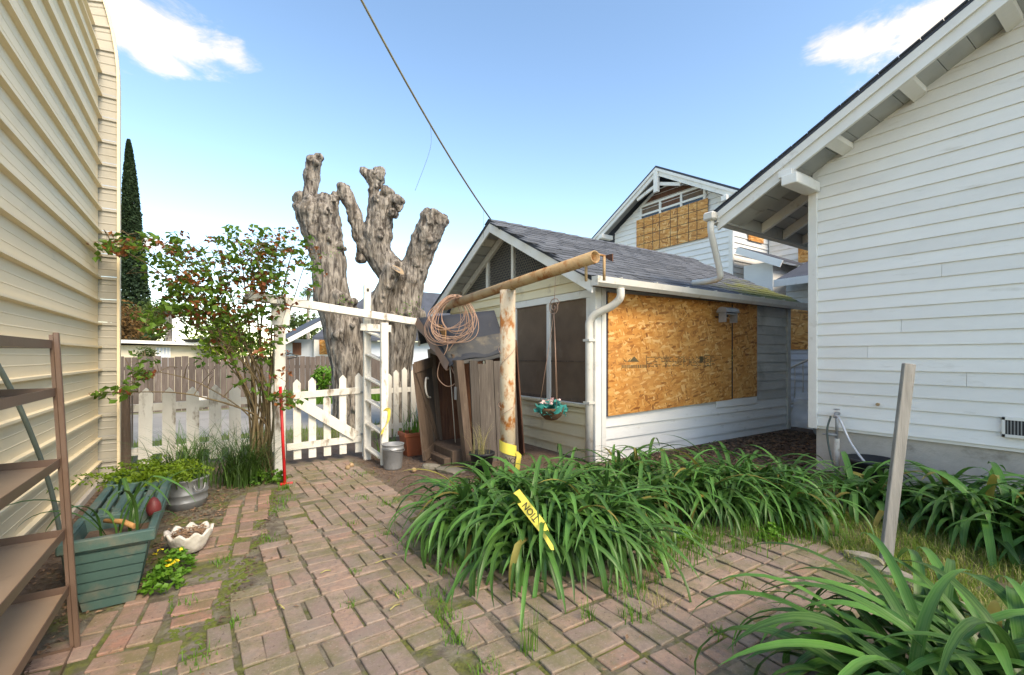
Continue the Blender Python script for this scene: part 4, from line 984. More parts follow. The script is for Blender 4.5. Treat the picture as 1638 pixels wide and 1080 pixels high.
# ================================================================== ROSE
def rose():
    r=random.Random(21); base=Vector((.46,5.80,0)); t=thing('rose_bush',base,'tall climbing rose with red tinged leaves growing up the arbor post','rose bush')
    tips=[(400,400,5.0),(330,420,4.9),(440,400,5.05),(270,400,4.75),(215,392,4.55),(170,388,4.5),(300,470,4.7),(350,500,4.8),(430,470,5.0),(490,415,5.3),(380,380,5.0),(290,510,4.7),(460,440,5.2),(240,520,4.6),(400,560,5.0),(455,640,4.9),(225,590,4.7),(420,430,4.95),(180,628,4.5),(470,395,5.3),(360,440,4.9),(310,395,4.8)]
    nodes=[]; V=[];F=[]
    for k,(px,py,d) in enumerate(tips):
        e=at(px,py,d); b=base+Vector((r.uniform(-.16,.12),r.uniform(-.12,.1),0)); m1=base+Vector((r.uniform(-.12,.1),r.uniform(-.12,.08),.75+r.uniform(-.1,.2)))
        if py>560: m1.z=.6; m2=m1.lerp(e,.5)+Vector((0,0,.15))
        else: m2=m1.lerp(e,.55)+Vector((0,0,.16+r.uniform(-.1,.15)))
        P=smoothpath([b,m1,m2,e],8); n=len(P); r0=r.uniform(.010,.019)
        tube_geo(P,[r0*(1-.78*i/(n-1)) for i in range(n)],6,True,V,F); nodes+=P[8:]
        for j in range(4):
            q=P[r.randrange(10,n)]; d2=Vector((r.gauss(0,.18),r.gauss(0,.14),abs(r.gauss(0,.14)))); P2=smoothpath([q,q+d2*.5+Vector((0,0,.03)),q+d2],4); tube_geo(P2,[.005,.005,.004,.004,.004,.003,.003,.003,.002],4,False,V,F); nodes+=P2[3:]
    obj('cane',V,F,'twig',t,True)
    blobs=[(400,425,60,38,90,4.95),(335,445,55,40,80,4.85),(430,470,45,50,70,4.95),(275,420,40,24,42,4.75),(212,393,42,13,34,4.55),(178,388,22,10,14,4.48),(305,490,40,28,46,4.7),(375,530,50,55,60,4.9),(445,400,40,24,46,5.05),(490,418,26,26,24,5.3),(250,512,28,22,24,4.6),(400,385,40,14,30,5.0),(455,640,18,14,12,4.85),(230,592,18,18,18,4.7),(180,628,28,7,12,4.5),(430,560,22,50,34,4.95),(340,500,40,30,50,4.8),(300,455,30,30,30,4.8),(285,395,25,12,14,4.75)]
    A=[];AF=[];B=[];BFc=[]; TW=[];TF=[]
    for px,py,rx,ry,n,d in blobs:
        n=int(n*1.2)
        for k in range(n):
            p=at(px+max(-1.5,min(1.5,r.gauss(0,.62)))*rx,py+max(-1.5,min(1.5,r.gauss(0,.62)))*ry,d+r.gauss(0,.16)); q=min(nodes,key=lambda z:(z-p).length_squared)
            tube_geo([q,q.lerp(p,.6)+Vector((0,0,.015)),p],[.0028,.0022,.0015],3,False,TW,TF)
            red=r.random()<(.42 if px>330 or py<400 else .30); VV,FF=(B,BFc) if red else (A,AF)
            dirn=(p-q); dirn=dirn.normalized() if dirn.length>.01 else Vector((1,0,0)); sd=Vector((-dirn.y,dirn.x,.2)).normalized()
            s=r.uniform(.042,.072)*(.8 if red else 1)
            for o in ((0,1.0),(-.6,.5),(.6,.5),(-.6,-.2),(.6,-.2))[:r.choice((3,5,5))]: leafquad(VV,FF,p+sd*o[0]*s*1.2+dirn*o[1]*s*1.2+Vector((0,0,r.gauss(0,.012))),s*1.25,r,.68)
    tag(obj('twig',TW,TF,'twig',t),kind='stuff'); tag(obj('foliage',A,AF,'leafgreen',t),kind='stuff'); tag(obj('red_foliage',B,BFc,'leafred',t),'young dark red leaves',kind='stuff')
rose()

# ================================================================== STRAP LEAVED CLUMPS
def strap_meshes(n,mat='strap',seed=1,w=(.027,.037)):
    out=[];r=random.Random(seed)
    for k in range(n):
        seg=14; th=r.uniform(.10,.6); bend=r.uniform(1.5,2.9); tw=r.uniform(-.4,.4); wd=r.uniform(*w)/.7; sway=r.uniform(-.35,.35); kink=r.random()<.18; kk=r.randrange(5,9)
        p=Vector((0,0,0)); V=[];UV=[];F=[];a=th
        for i in range(seg+1):
            f=i/seg; wv=wd*(.62+.38*min(1,f*3))*(1-max(0,(f-.55)/.45)**2.0)+.0015
            side=Vector((math.sin(tw*f+sway*f),math.cos(tw*f+sway*f),0)); up=Vector((-math.cos(a),0,math.sin(a)))
            V+=[p-side*wv*.5+up*wv*.16,p.copy(),p+side*wv*.5+up*wv*.16]; UV+=[0,.5,1]
            a+=bend/seg*(.35+1.3*f)+(.9 if kink and i==kk else 0)
            p=p+Vector((math.sin(a)*math.cos(sway*f),math.sin(a)*math.sin(sway*f)*.5,math.cos(a)))/seg
        for i in range(seg):
            b=i*3; F+=[(b,b+1,b+4,b+3),(b+1,b+2,b+5,b+4)]
        me=me_('leaf',V,F,mat,True); uv=me.uv_layers.new(name='UVMap')
        for lp in me.loops: uv.data[lp.index].uv=(UV[lp.vertex_index],V[lp.vertex_index].z)
        out.append(me)
    return out
MT['strapdry']=foliage('yellowed_leaf',(.30,.24,.06),(.20,.20,.05),6,.25,.6,.3)
SM=strap_meshes(26); SMD=strap_meshes(6,'strapdry',5)
def clump(x,y,n,L,label,seed,spread=.16,group='agapanthus clumps in the garden',wide=1.0,aim=None):
    r=random.Random(seed); t=thing('agapanthus_plant',(x,y,0),label,'plant',group)
    for k in range(int(n*1.3)):
        az=r.uniform(0,6.283)
        if aim is not None and r.random()<.45: az=aim+r.gauss(0,.7)
        rr=spread*math.sqrt(r.random()); b=r.uniform(0,6.283); px=x+rr*math.cos(b); py=y+rr*math.sin(b); s=L*r.uniform(.55,1.18)
        link('leaf',SM[r.randrange(len(SM))] if r.random()>.035 else SMD[r.randrange(6)],t,(px,py,-.01),(r.gauss(0,.12),r.gauss(0.02,.16),az),(s,wide*r.uniform(.75,1.2)*.72,s))
    return t
G='agapanthus clumps in the garden'
DN=R(-123)
C=[ (1.62,2.98,'arching agapanthus clump hanging over the brick path edge',120,.86),
    (2.05,3.25,'tall agapanthus clump at the foot of the rusty clothesline post',110,.86),
    (1.78,2.52,'agapanthus clump spilling onto the patio bricks below the yellow tape',130,.88),
    (2.12,2.66,'agapanthus clump under the yellow tape strip',130,.90),
    (2.20,2.32,'agapanthus clump at the patio side, right of the yellow tape',130,.86),
    (2.58,2.50,'agapanthus clump in the middle of the bed at the patio edge',120,.86),
    (2.62,3.2,'agapanthus clump below the hanging flower basket',95,.84),
    (3.00,2.76,'agapanthus clump between the shed corner and the patio',105,.82),
    (3.30,2.50,'agapanthus clump in front of the strand board stamp',105,.82),
    (3.66,2.32,'agapanthus clump below the middle of the boarded window',105,.82),
    (4.08,2.40,'agapanthus clump below the bird feeder',95,.80),
    (4.45,2.22,'agapanthus clump at the far end of the bed near the leaf litter',95,.78),
    (3.55,3.15,'agapanthus clump close to the shed siding',80,.84),
    (3.95,1.98,'rounded agapanthus clump at the lawn corner of the bed',95,.78),
    (4.90,1.58,'agapanthus clump left of the tilted grey board by the foundation',70,.72),
    (5.05,1.12,'agapanthus clump right of the tilted board by the foundation',90,.80),
    (4.70,.82,'wide leaved agapanthus clump in front of the house foundation',90,.80),
    (5.20,.62,'agapanthus clump below the foundation vent',90,.80),
    (4.58,.36,'agapanthus clump at the photo edge by the lawn weeds',75,.76)]
for i,(x,y,lab,n,L) in enumerate(C): clump(x,y,n,L,lab,100+i,group=G,spread=.2,aim=DN,wide=1.0 if i<14 else 1.3)
clump(2.14,.42,150,.92,'large foreground agapanthus clump beside the patio',300,spread=.26,group=G,wide=1.25)
clump(2.40,.20,90,.9,'foreground agapanthus clump at the bottom corner of the photo',301,spread=.22,group=G,wide=1.25)

# ================================================================== GRASSES, WEEDS, MOSS, LITTER
def blade(V,F,p,h,wd,az,bend,r,seg=4):
    p=Vector(p); d=Vector((math.cos(az),math.sin(az),0)); s=Vector((-math.sin(az),math.cos(az),0)); b=len(V)
    for i in range(seg+1):
        f=i/seg; c=p+d*(bend*h*f*f)+Vector((0,0,h*(f-.35*bend*f*f*f))); wv=wd*(1-f*.92)*.5
        V.append(c-s*wv); V.append(c+s*wv)
    for i in range(seg): F.append((b+2*i,b+2*i+1,b+2*i+3,b+2*i+2))
def grass():
    r=random.Random(31); V=[];F=[];V2=[];F2=[];V3=[];F3=[]
    LAWN=[(3.3,1.9),(3.95,1.75),(4.6,1.9),(5.2,2.1),(5.9,2.4),(5.9,1.8),(5.4,.4),(4.9,-.2),(3.6,-.2),(3.0,.2),(3.25,.8),(3.45,1.15),(3.6,1.4)]
    n=0
    while n<21000:
        x,y=r.uniform(3,5.9),r.uniform(-.2,2.3)
        if not inpoly(x,y,LAWN): continue
        n+=1; d=mnoise.noise(Vector((x*3,y*3,0)))
        if d<-.25: continue
        h=r.uniform(.03,.10)*(1+.5*d)*(.6 if y>1.45 else 1); VV,FF=(V,F) if r.random()<.7 else (V2,F2)
        blade(VV,FF,(x,y,0),h,.005,r.uniform(0,6.28),r.uniform(.2,1.1),r,3)
    # tufts along joints
    spots=[(1.62,1.72,.16,14,.02),(1.95,1.78,.1,30,.06),(2.1,1.85,.12,40,.07),(2.3,1.95,.11,40,.08),(2.55,1.98,.13,90,.10),(2.8,2.0,.14,110,.12),(3.05,1.95,.14,110,.12),(3.35,1.85,.16,130,.12),(3.65,1.72,.15,110,.12),(3.9,1.55,.14,90,.12),(1.82,1.6,.1,25,.04),(.98,1.95,.07,30,.04),(1.02,2.15,.07,40,.05),(1.06,2.4,.06,25,.05),(1.0,1.7,.06,25,.04),(1.3,3.1,.12,70,.1),(1.45,2.75,.13,60,.08),(1.32,2.62,.1,40,.06),(.55,4.7,.07,30,.05),(.5,4.4,.06,30,.04),(.62,5.15,.09,40,.04),(.35,3.8,.05,25,.04),(.75,2.9,.045,20,.02),(.62,2.55,.045,20,.02),(.9,2.5,.05,25,.03),(-.12,3.05,.05,30,.05),(.05,3.55,.05,20,.03),(1.2,4.4,.05,25,.05),(1.35,4.1,.06,30,.05),(.95,3.75,.05,20,.03),(-.05,2.45,.06,25,.04),(.1,2.7,.05,20,.03),(1.4,5.3,.07,30,.08),(1.1,3.4,.05,20,.03),(2.6,1.45,.06,20,.03),(2.05,1.3,.05,20,.03)]
    for x,y,h,n,s in spots:
        for k in range(int(n*1.5)): blade(V3,F3,(x+r.gauss(0,s),y+r.gauss(0,s),.0),h*r.uniform(.5,1.25),.006,r.uniform(0,6.28),r.uniform(.1,.8),r,3)
    # dry tufts on the patio
    for x,y in ((2.2,1.93),(2.5,2.02),(2.02,1.62),(2.9,2.12)):
        for k in range(60): blade(V2,F2,(x+r.gauss(0,.07),y+r.gauss(0,.05),0),r.uniform(.04,.11),.0035,r.uniform(0,6.28),r.uniform(.2,1),r,3)
    # strip of grass past the fence
    for k in range(2500):
        x=r.uniform(-1,3.4); y=r.uniform(7.4,9.2); blade(V,F,(x,y,0),r.uniform(.05,.16),.009,r.uniform(0,6.28),r.uniform(.1,.6),r,2)
    for k in range(2200):
        x=r.uniform(1.0,5.5); y=r.uniform(13.6,15.0); blade(V3,F3,(x,y,0),r.uniform(.1,.5),.03,r.uniform(0,6.28),r.uniform(.1,.6),r,2)
    for nm,a,b_,m,lab in (('lawn_grass',V,F,'lawn','short yellow green grass on the lawn and verge'),('dry_grass',V2,F2,'straw','dry straw coloured grass among the lawn and pavers'),('joint_weeds',V3,F3,'weed','bright green grass tufts in the paving joints')):
        tag(obj(nm,a,b_,m),lab,'grass',kind='stuff')
grass()
tf=thing('grass_tuft',(1.21,1.68,0),'single tall thin grass tuft rising from the patio bricks','grass tuft')
V=[];F=[];r=random.Random(4)
for k in range(34): blade(V,F,(1.21+r.gauss(0,.018),1.68+r.gauss(0,.018),0),r.uniform(.12,.30),.004,r.uniform(0,6.28),r.uniform(.0,.25),r,4)
tag(obj('blades',V,F,'weed',tf),kind='stuff')
def litter():
    r=random.Random(14); V=[];F=[];V2=[];F2=[];V3=[];F3=[]
    def chip(VV,FF,x,y,s,z=.004):
        b=len(VV); a=r.uniform(0,6.28); dx,dy=math.cos(a)*s,math.sin(a)*s; k=r.uniform(.25,.6); zz=[z+r.uniform(0,s*.7) for _ in range(4)]
        VV+= [(x-dx,y-dy,zz[0]),(x-dy*k,y+dx*k,zz[1]),(x+dx,y+dy,zz[2]),(x+dy*k,y-dx*k,zz[3])]; FF.append((b,b+1,b+2,b+3))
    zones=[([(-1,2.2),(-.8,2.3),(-.55,3.1),(-.24,3.45),(0,4.06),(.15,4.95),(.3,5.3),(.45,5.9),(.4,6.6),(-.95,6.6),(-.98,3)],5200,.016),
           ([(1.55,4.0),(1.5,6.0),(2.6,6.6),(2.6,5.1),(3.9,4.9),(3.9,3.3),(2,3.3)],4200,.014),
           ([(4.4,2.6),(6.0,2.65),(8.8,3.2),(8.8,4.15),(4.3,4.15)],4200,.035),
           ([(4.6,1.4),(5.9,2.5),(5.99,.3),(5.4,.2)],1600,.02)]
    for poly,n,s in zones:
        xs=[p[0] for p in poly]; ys=[p[1] for p in poly]; k=0
        while k<n:
            x,y=r.uniform(min(xs),max(xs)),r.uniform(min(ys),max(ys))
            if inpoly(x,y,poly):
                k+=1; chip(*((V,F) if r.random()<.5 else (V2,F2)),x,y,s*r.uniform(.4,1.3))
    for k in range(330): 
        x,y=r.uniform(-.4,3.4),r.uniform(1.0,5.8); chip(V,F,x,y,r.uniform(.006,.02),.018)
    for k in range(420):    # mulch and grit in the gap between strip and path
        y=r.uniform(2.3,5.2); x=.07+(y-2.8)*.21+r.gauss(0,.035); chip(V2,F2,x,y,r.uniform(.006,.016))
    tag(obj('leaf_litter',V,F,'chip'),'dry brown leaves and chips scattered over the soil','leaf litter',kind='stuff'); tag(obj('mulch',V2,F2,'chipdark'),'dark crumbled mulch on the soil beds','mulch',kind='stuff')
    # moss cushions in the joints
    V=[];F=[]
    for k in range(1300):
        z=r.random()
        if z<.55: y=r.uniform(2.2,5.2); x=.045+(y-2.8)*.21+r.gauss(-.01,.035)
        elif z<.8: y=r.uniform(2.2,4.0); x=-.35+(y-2.2)*.28+r.gauss(0,.10)
        elif z<.9: x,y=r.uniform(.9,1.5),r.uniform(5.5,6.2)
        else: x,y=r.uniform(.2,3.2),r.uniform(1.2,5)
        if mnoise.noise(Vector((x*6,y*6,2)))<-.12: continue
        s=r.uniform(.006,.02); b=len(V); n=7; V.append((x,y,s*.28+.004)); 
        for i in range(n): a=6.283*i/n; q=s*r.uniform(.7,1.2); V.append((x+q*math.cos(a),y+q*math.sin(a),.0))
        F+=[(b,b+1+i,b+1+(i+1)%n) for i in range(n)]
    o=tag(obj('moss',V,F,'moss',None,True),'green moss cushions between the bricks','moss',kind='stuff')
litter()

# ================================================================== RACK, HOSE, PLANTER BENCH, TUB
def rack():
    t=thing('shelf_rack',(-.7,2.4,0),'brown enamelled steel shelf rack leaning beside the tan wall','shelf rack')
    XA,XB,YA,YB=-.90,-.52,1.93,2.87
    def lean(x,y,z): f=z/1.5; return Vector((x-.085*f,y+.055*f,z))
    for x,y,m in ((XB,YB,'rackbrown'),(XA,YB,'rackbrown'),(XB,YA,'rackshelf'),(XA,YA,'rackbrown')):
        beam('post',lean(x,y,0),lean(x,y,1.47 if y==YB else 1.45),.021,.021,m,t,up=(0,1,0),bv=.003)
        beam('post_flange',lean(x-.014,y+.001,0),lean(x-.014,y+.001,1.46),.006,.022,'rackbrown',t,up=(1,0,0))
    for z in (.02,.30,.56,.885,1.21,1.43):
        c=lean(0,0,z); x0,x1,y0,y1=XA+c.x+.004,XB+c.x-.016,YA+c.y+.016,YB+c.y-.016
        s=box('shelf',x0,x1,y0,y1,z-.032,z-.028,'rackshelf',t)
        for a in ((x0-.004,x0-.0005,y0,y1),(x1+.0005,x1+.004,y0,y1),(x0-.004,x1+.004,y0-.004,y0-.0005),(x0-.004,x1+.004,y1+.0005,y1+.004)): box('shelf_lip',*a,z-.034,z+.004,'rackbrown',s)
rack()
hs=thing('hose_stake',(-.72,3.75,0),'curved grey green hose stake standing against the tan wall','hose')
tube('hose',smoothpath([(-.985,3.3,1.50),(-.95,3.42,1.38),(-.88,3.6,1.05),(-.80,3.78,.55),(-.74,3.83,.0)],8),.013,'hose',hs,8)

def taperbox(name,x0,x1,y0,y1,z0,z1,tp,mat,parent,th=.02,rings=0):
    # open tapering box with wall thickness and horizontal grooves
    V=[];F=[];prof=[]
    n=rings or 1
    for i in range(n):
        za=z0+(z1-z0)*i/n; zb=z0+(z1-z0)*(i+1)/n
        prof+=[(za,0),(zb-.008,0)]+([(zb-.007,.010),(zb-.001,.010)] if i<n-1 else [(zb,0)])
    def ring(z,ins):
        f=(z-z0)/(z1-z0); dx=tp*(1-f)+ins; dy=tp*.6*(1-f)+ins
        return [(x0+dx,y0+dy,z),(x1-dx,y0+dy,z),(x1-dx,y1-dy,z),(x0+dx,y1-dy,z)]
    rs=[ring(z,i) for z,i in prof]+[ring(z1,th),ring(z0+.25*(z1-z0),th)]
    for q in rs: V+=q
    for i in range(len(rs)-1):
        for k in range(4): a=i*4+k;b=i*4+(k+1)%4; F.append((a,b,b+4,a+4))
    F.append((3,2,1,0)); m=(len(rs)-1)*4; F.append((m,m+1,m+2,m+3))
    return obj(name,V,F,mat,parent)
def planter_bench():
    t=thing('planter_bench',(-.43,4.0,0),'green plastic planter bench with two tapered boxes and slatted seat','planter bench')
    for y0,y1 in((3.20,3.62),(4.44,4.86)):
        b=taperbox('planter_box',-.64,-.285,y0,y1,.01,.385,.07,'teal',t,rings=7)
        for a in ((-.66,-.262,y0-.022,y0+.018),(-.66,-.262,y1-.018,y1+.022),(-.66,-.622,y0+.0185,y1-.0185),(-.30,-.262,y0+.0185,y1-.0185)): box('rim',*a,.345,.405,'teal',b,.006)
        box('soil',-.60,-.32,y0+.03,y1-.03,.28,.33,'chipdark',b)
    for i in range(6):
        x=-.63+i*.067; box('seat_slat',x-.023,x+.023,3.655,4.405,.375,.405,'teal',t,.008)
    for x in(-.635,-.285): box('seat_rail',x-.02,x+.02,3.66,4.40,.32,.374,'teal',t,.005)
    for y in(3.9,4.2): box('seat_cross',-.61,-.31,y-.02,y+.02,.33,.3745,'teal',t,.004)
planter_bench()
SM2=strap_meshes(8,seed=55)
def potted():
    r=random.Random(8); t=thing('strap_leaf_plant',(-.42,3.42,.3),'sparse strap leaved plant drooping out of the green planter','plant')
    for az,s,x,y,wd in ((1.9,.62,-.38,3.5,1),(-.5,.70,-.44,3.4,1),(-.9,.62,-.40,3.42,.8),(.2,.55,-.36,3.45,.9),(3.0,.5,-.5,3.4,1),(3.5,.62,-.48,3.35,1),(-1.9,.6,-.36,3.34,.7),(1.2,.34,-.40,3.45,1.3),(2.4,.3,-.46,3.45,1.2),(-.2,.28,-.36,3.42,1.3),(.8,.4,-.45,3.5,.9),(4.2,.55,-.52,3.38,.8)):
        link('leaf',SM2[r.randrange(8)],t,(x,y,.32),(r.gauss(0,.08),r.gauss(-.1,.15),az),(s,s*wd*.9,s))
    d=thing('wooden_stick',(-.46,3.42,.34),'short broken stick lying in the green planter','stick'); tube('stick',[(-.52,3.52,.40),(-.43,3.44,.40),(-.37,3.36,.385)],[.013,.016,.014],'newwood',d,8)
    f=thing('red_pod',(-.29,3.58,.40),'dark red pod leaning on the edge of the green planter','pod')
    lathe('pod',[(.002,0),(.028,.02),(.04,.055),(.035,.09),(.018,.12),(.003,.13)],(-.30,3.56,.36),'pod',f,14)
potted()
def tuft(name,c,n,L,wd,label,mat,seed,bend=(.6,1.4),spread=.12,cat='plant'):
    r=random.Random(seed); t=thing(name,c,label,cat); V=[];F=[]
    for k in range(n): blade(V,F,Vector(c)+Vector((r.gauss(0,spread),r.gauss(0,spread),0)),L*r.uniform(.55,1.15),wd*r.uniform(.7,1.2),r.uniform(0,6.28),r.uniform(*bend),r,7)
    tag(obj('blades',V,F,mat,t),kind='stuff'); return t
def fern():
    r=random.Random(77); t=thing('fern_plant',(-.43,4.65,.33),'feathery light green fern filling the rear planter box','plant'); V=[];F=[]
    for k in range(120):
        az=r.uniform(0,6.28); L=r.uniform(.18,.42); b=Vector((-.43+r.gauss(0,.1),4.65+r.gauss(0,.13),.33)); up=r.uniform(.35,.9)
        for i in range(10):
            f=(i+1)/10; p=b+Vector((math.cos(az)*L*f,math.sin(az)*L*f,L*up*f*(1.25-.8*f)))
            for s in(-1,1):
                q=p+Vector((-math.sin(az)*s,math.cos(az)*s,.05))*.035*(1.15-f); leafquad(V,F,q,.04,r,.45)
    tag(obj('fronds',V,F,'fern',t),kind='stuff')
fern()
gtub=thing('galvanised_tub',(-.02,5.22,0),'round galvanised wash tub holding long grass beside the planter bench','tub')
lathe('tub',[(.15,0),(.195,.0),(.20,.05),(.210,.058),(.210,.066),(.203,.074),(.207,.12),(.217,.128),(.217,.136),(.210,.144),(.216,.24),(.228,.25),(.230,.262),(.215,.268),(.20,.2),(.0,.2)],(-.19,5.08,0),'galv',gtub,32,.86,.74,R(60))
for a in(R(-60),): 
    c=Vector((-.19+.19*math.cos(a),5.08+.19*math.sin(a),.22)); tube('handle',smoothpath([c+Vector((-.04,-.02,.0)),c+Vector((-.02,-.035,-.05)),c+Vector((.03,.0,-.05)),c+Vector((.045,.03,.0))],4),.006,'galv',gtub,6)
tuft('grass_plant',(-.17,5.1,.2),230,.66,.011,'long arching dark green grass growing out of the galvanised tub','grassdark',3,(.5,1.5),.09)
tuft('grass_plant',(.28,5.62,0),360,.78,.012,'dense arching dark grass clump at the foot of the rose canes','grassdark',4,(.4,1.4),.10)
tuft('grass_plant',(-.3,5.0,.2),70,.34,.010,'light yellow green grass clump between fern and tub','fern',5,(.4,1.2),.08)

def shell_bowl():
    t=thing('stone_bowl',(-.13,3.86,0),'white cast stone bowl with scalloped rim full of dry leaves','bowl')
    V=[];F=[];n=48; prof=[(.06,0),(.085,.012),(.105,.05),(.122,.09),(.136,.125),(.14,.142),(.122,.142),(.11,.115),(.05,.085)]
    for j,(r,z) in enumerate(prof):
        for k in range(n):
            a=2*math.pi*k/n; ru=1+.035*math.sin(9*a)*(r/.16)+.06*mnoise.noise(Vector((math.cos(a)*3,math.sin(a)*3,z*20))); zz=z+(.016*math.sin(9*a+.5) if 3<j<7 else 0)
            V.append((-.13+math.cos(a)*r*ru,3.86+math.sin(a)*r*ru,zz+.01))
    for j in range(len(prof)-1):
        for k in range(n): a=j*n+k;b=j*n+(k+1)%n; F.append((a,b,b+n,a+n))
    F.append(tuple(range(n-1,-1,-1))); F.append(tuple((len(prof)-1)*n+k for k in range(n))); obj('bowl',V,F,'shell',t,True)
    r=random.Random(3); V=[];F=[]
    for k in range(320):
        a=r.uniform(0,6.28); q=.10*math.sqrt(r.random()); s=r.uniform(.01,.03); b=len(V); e=r.uniform(0,6.28); dx,dy=math.cos(e)*s,math.sin(e)*s; x=-.13+q*math.cos(a); y=3.86+q*math.sin(a); z=.12+r.uniform(0,.035)
        V+=[(x-dx,y-dy,z+r.uniform(-.01,.01)),(x-dy*.2,y+dx*.2,z+.006),(x+dx,y+dy,z+r.uniform(-.01,.01)),(x+dy*.2,y-dx*.2,z)]; F.append((b,b+1,b+2,b+3))
    tag(obj('dry_leaves',V,F,'chip',t),kind='stuff')
shell_bowl()
def clover(c,n,rad,label,flowers,seed,cat='plant',s=.035):
    r=random.Random(seed); t=thing('clover_plant',c,label,cat); V=[];F=[];V2=[];F2=[]; c=Vector(c)
    for k in range(n):
        a=r.uniform(0,6.28); q=rad*math.sqrt(r.random()); p=c+Vector((q*math.cos(a),q*math.sin(a)*1.2,(.03+.10*(1-(q/rad)**2))*r.uniform(.6,1.2)))
        for i in range(3):
            b=2.094*i+a; leafquad(V,F,p+Vector((math.cos(b),math.sin(b),0))*s*.45,s,random.Random(k*3+i),.9)
    for k in range(flowers):
        a=r.uniform(0,6.28); q=rad*r.uniform(.3,.9); p=c+Vector((q*math.cos(a),q*math.sin(a),.13+r.uniform(0,.04)))
        for i in range(5): b=1.257*i; leafquad(V2,F2,p+Vector((math.cos(b),math.sin(b),.3))*.010,.022,r,.7)
    tag(obj('foliage',V,F,'weed',t),kind='stuff')
    if V2: tag(obj('flowers',V2,F2,'yellowflower',t),kind='stuff')
clover((-.20,3.55,0),110,.11,'green clover with yellow flowers between planter and stone bowl',3,1)
clover((-.24,3.30,0),70,.09,'small clover patch with a yellow flower at the planter foot',4,2)
clover((.42,5.55,0),60,.12,'low clover patch at the rose base',0,3)
clover((.60,5.45,0),50,.08,'small weed at the arbor post foot',0,4)
clover((3.95,.22,0),230,.22,'bright green weed patch with small yellow flowers beside the lawn',14,5,s=.045)
clover((4.35,1.75,0),60,.12,'leafy weed beside the foundation clumps',0,6)
clover((3.42,1.72,0),50,.07,'upright leafy weed at the patio corner',0,7,s=.03)
clover((2.85,2.05,0),45,.06,'bright leafy weed beside the patio clumps',0,8,s=.03)

# ================================================================== SMALL THINGS BY THE GATE
bk=thing('metal_bucket',(1.83,5.38,0),'dented grey metal bucket at the foot of the ladder trellis','bucket')
lathe('bucket',[(.0,.0),(.105,.0),(.108,.02),(.125,.235),(.131,.24),(.133,.25),(.127,.252),(.130,.29),(.136,.295),(.134,.303),(.122,.30),(.105,.03),(.0,.03)],(1.83,5.38,0),'galv',bk,28)
P=[(1.83+.135*math.cos(a),5.38+.135*math.sin(a),.265-.05*max(0,math.sin(a+2.4))) for a in [R(190)+R(200)*k/12 for k in range(13)]]
tube('bail',P,.004,'galv',bk,6)
tp=thing('terracotta_pot',(2.30,5.95,0),'square terracotta pot standing by the outhouse door','flower pot')
taperbox('pot',2.18,2.46,5.88,6.16,0,.30,.03,'terracotta',tp,rings=1); box('soil',2.2,2.44,5.9,6.14,.24,.27,'chipdark',tp)
for a in ((2.165,2.475,5.865,5.90),(2.165,2.475,6.14,6.175),(2.165,2.20,5.901,6.139),(2.44,2.475,5.901,6.139)): box('rim',*a,.26,.315,'terracotta',tp,.006)
tuft('grass_plant',(2.42,6.1,.25),40,.5,.02,'thin leafy stems growing from the terracotta pot','weed',9,(.1,.6),.08)
tuft('grass_plant',(2.05,6.15,0),60,.35,.02,'green weeds between bucket and terracotta pot','grassdark',10,(.2,.9),.09)
rb=thing('red_bar',(.66,5.35,0),'bright red metal bar leaning on the arbor post','bar')
tube('bar',[(.645,5.33,.02),(.62,5.50,1.03)],.016,'red',rb,10); beam('foot',(.60,5.33,.012),(.72,5.31,.012),.05,.02,'red',rb,bv=.004)
def tape(name,label,P,w,parent=None,twist=None,text=None,tl=None,loc=None):
    t=thing(name,P[0],label,'caution tape','pieces of yellow caution tape'); P=smoothpath(P,6); n=len(P); V=[];F=[]
    tw=twist or (lambda f:Vector((0,0,1)))
    for i,p in enumerate(P):
        s=tw(i/(n-1)); s=Vector(s).normalized(); ww=w(i/(n-1)) if callable(w) else w; V+=[p-s*ww/2,p+s*ww/2]
    F=[(2*i,2*i+1,2*i+3,2*i+2) for i in range(n-1)]
    o=obj('strip',V,F,'tape',t,True)
    return t,o
def lettering(txt,size,origin,xd,yd,mat,parent):
    cu=bpy.data.curves.new('lettering','FONT'); cu.body=txt; cu.size=size; cu.extrude=.0004; tmp=bpy.data.objects.new('tmp',cu); COL.objects.link(tmp)
    me=bpy.data.meshes.new_from_object(tmp.evaluated_get(bpy.context.evaluated_depsgraph_get())); bpy.data.objects.remove(tmp)
    xd=Vector(xd).normalized(); yd=Vector(yd); yd=(yd-xd*yd.dot(xd)).normalized(); zd=xd.cross(yd); m=Matrix((xd,yd,zd)).transposed().to_4x4(); m.translation=Vector(origin); me.transform(m)
    me.materials.clear(); me.materials.append(MT[mat]); return link('lettering',me,parent)
# tape on the clump
A=at(824,787,2.86); Cc=at(868,845,2.66); B=(A+Cc)/2; Dd=at(884,880,2.6)
cr=Vector(FR+(0,))
t1,o1=tape('caution_tape','yellow caution tape strip lying over the agapanthus leaves',[A,B,Cc,Dd],lambda f:.066*(1-.75*max(0,(f-.6)/.4)),twist=lambda f:cr*.75+Vector((0,0,.5))+Vector((.5,-.4,-.6))*max(0,f-.62)*2.5)
dd=(Cc-A); fw=Vector((-FF[0],-FF[1],.1))
sdv=(cr*.75+Vector((0,0,.5))).normalized(); nrm=(Cc-A).cross(sdv).normalized(); nrm=nrm if nrm.dot(fw)>0 else -nrm
lettering('TION',.056,A.lerp(Cc,.80)+nrm*.006+sdv*.020,A-Cc,-sdv,'ink',t1)
P=[Vector((2.62+.094*math.cos(a),4.04+.094*math.sin(a),z)) for a,z in [(R(165)+R(20)*k,.43-.010*k) for k in range(10)]]
t2,o2=tape('caution_tape','yellow caution tape wrapped round the clothesline post',P,.115)
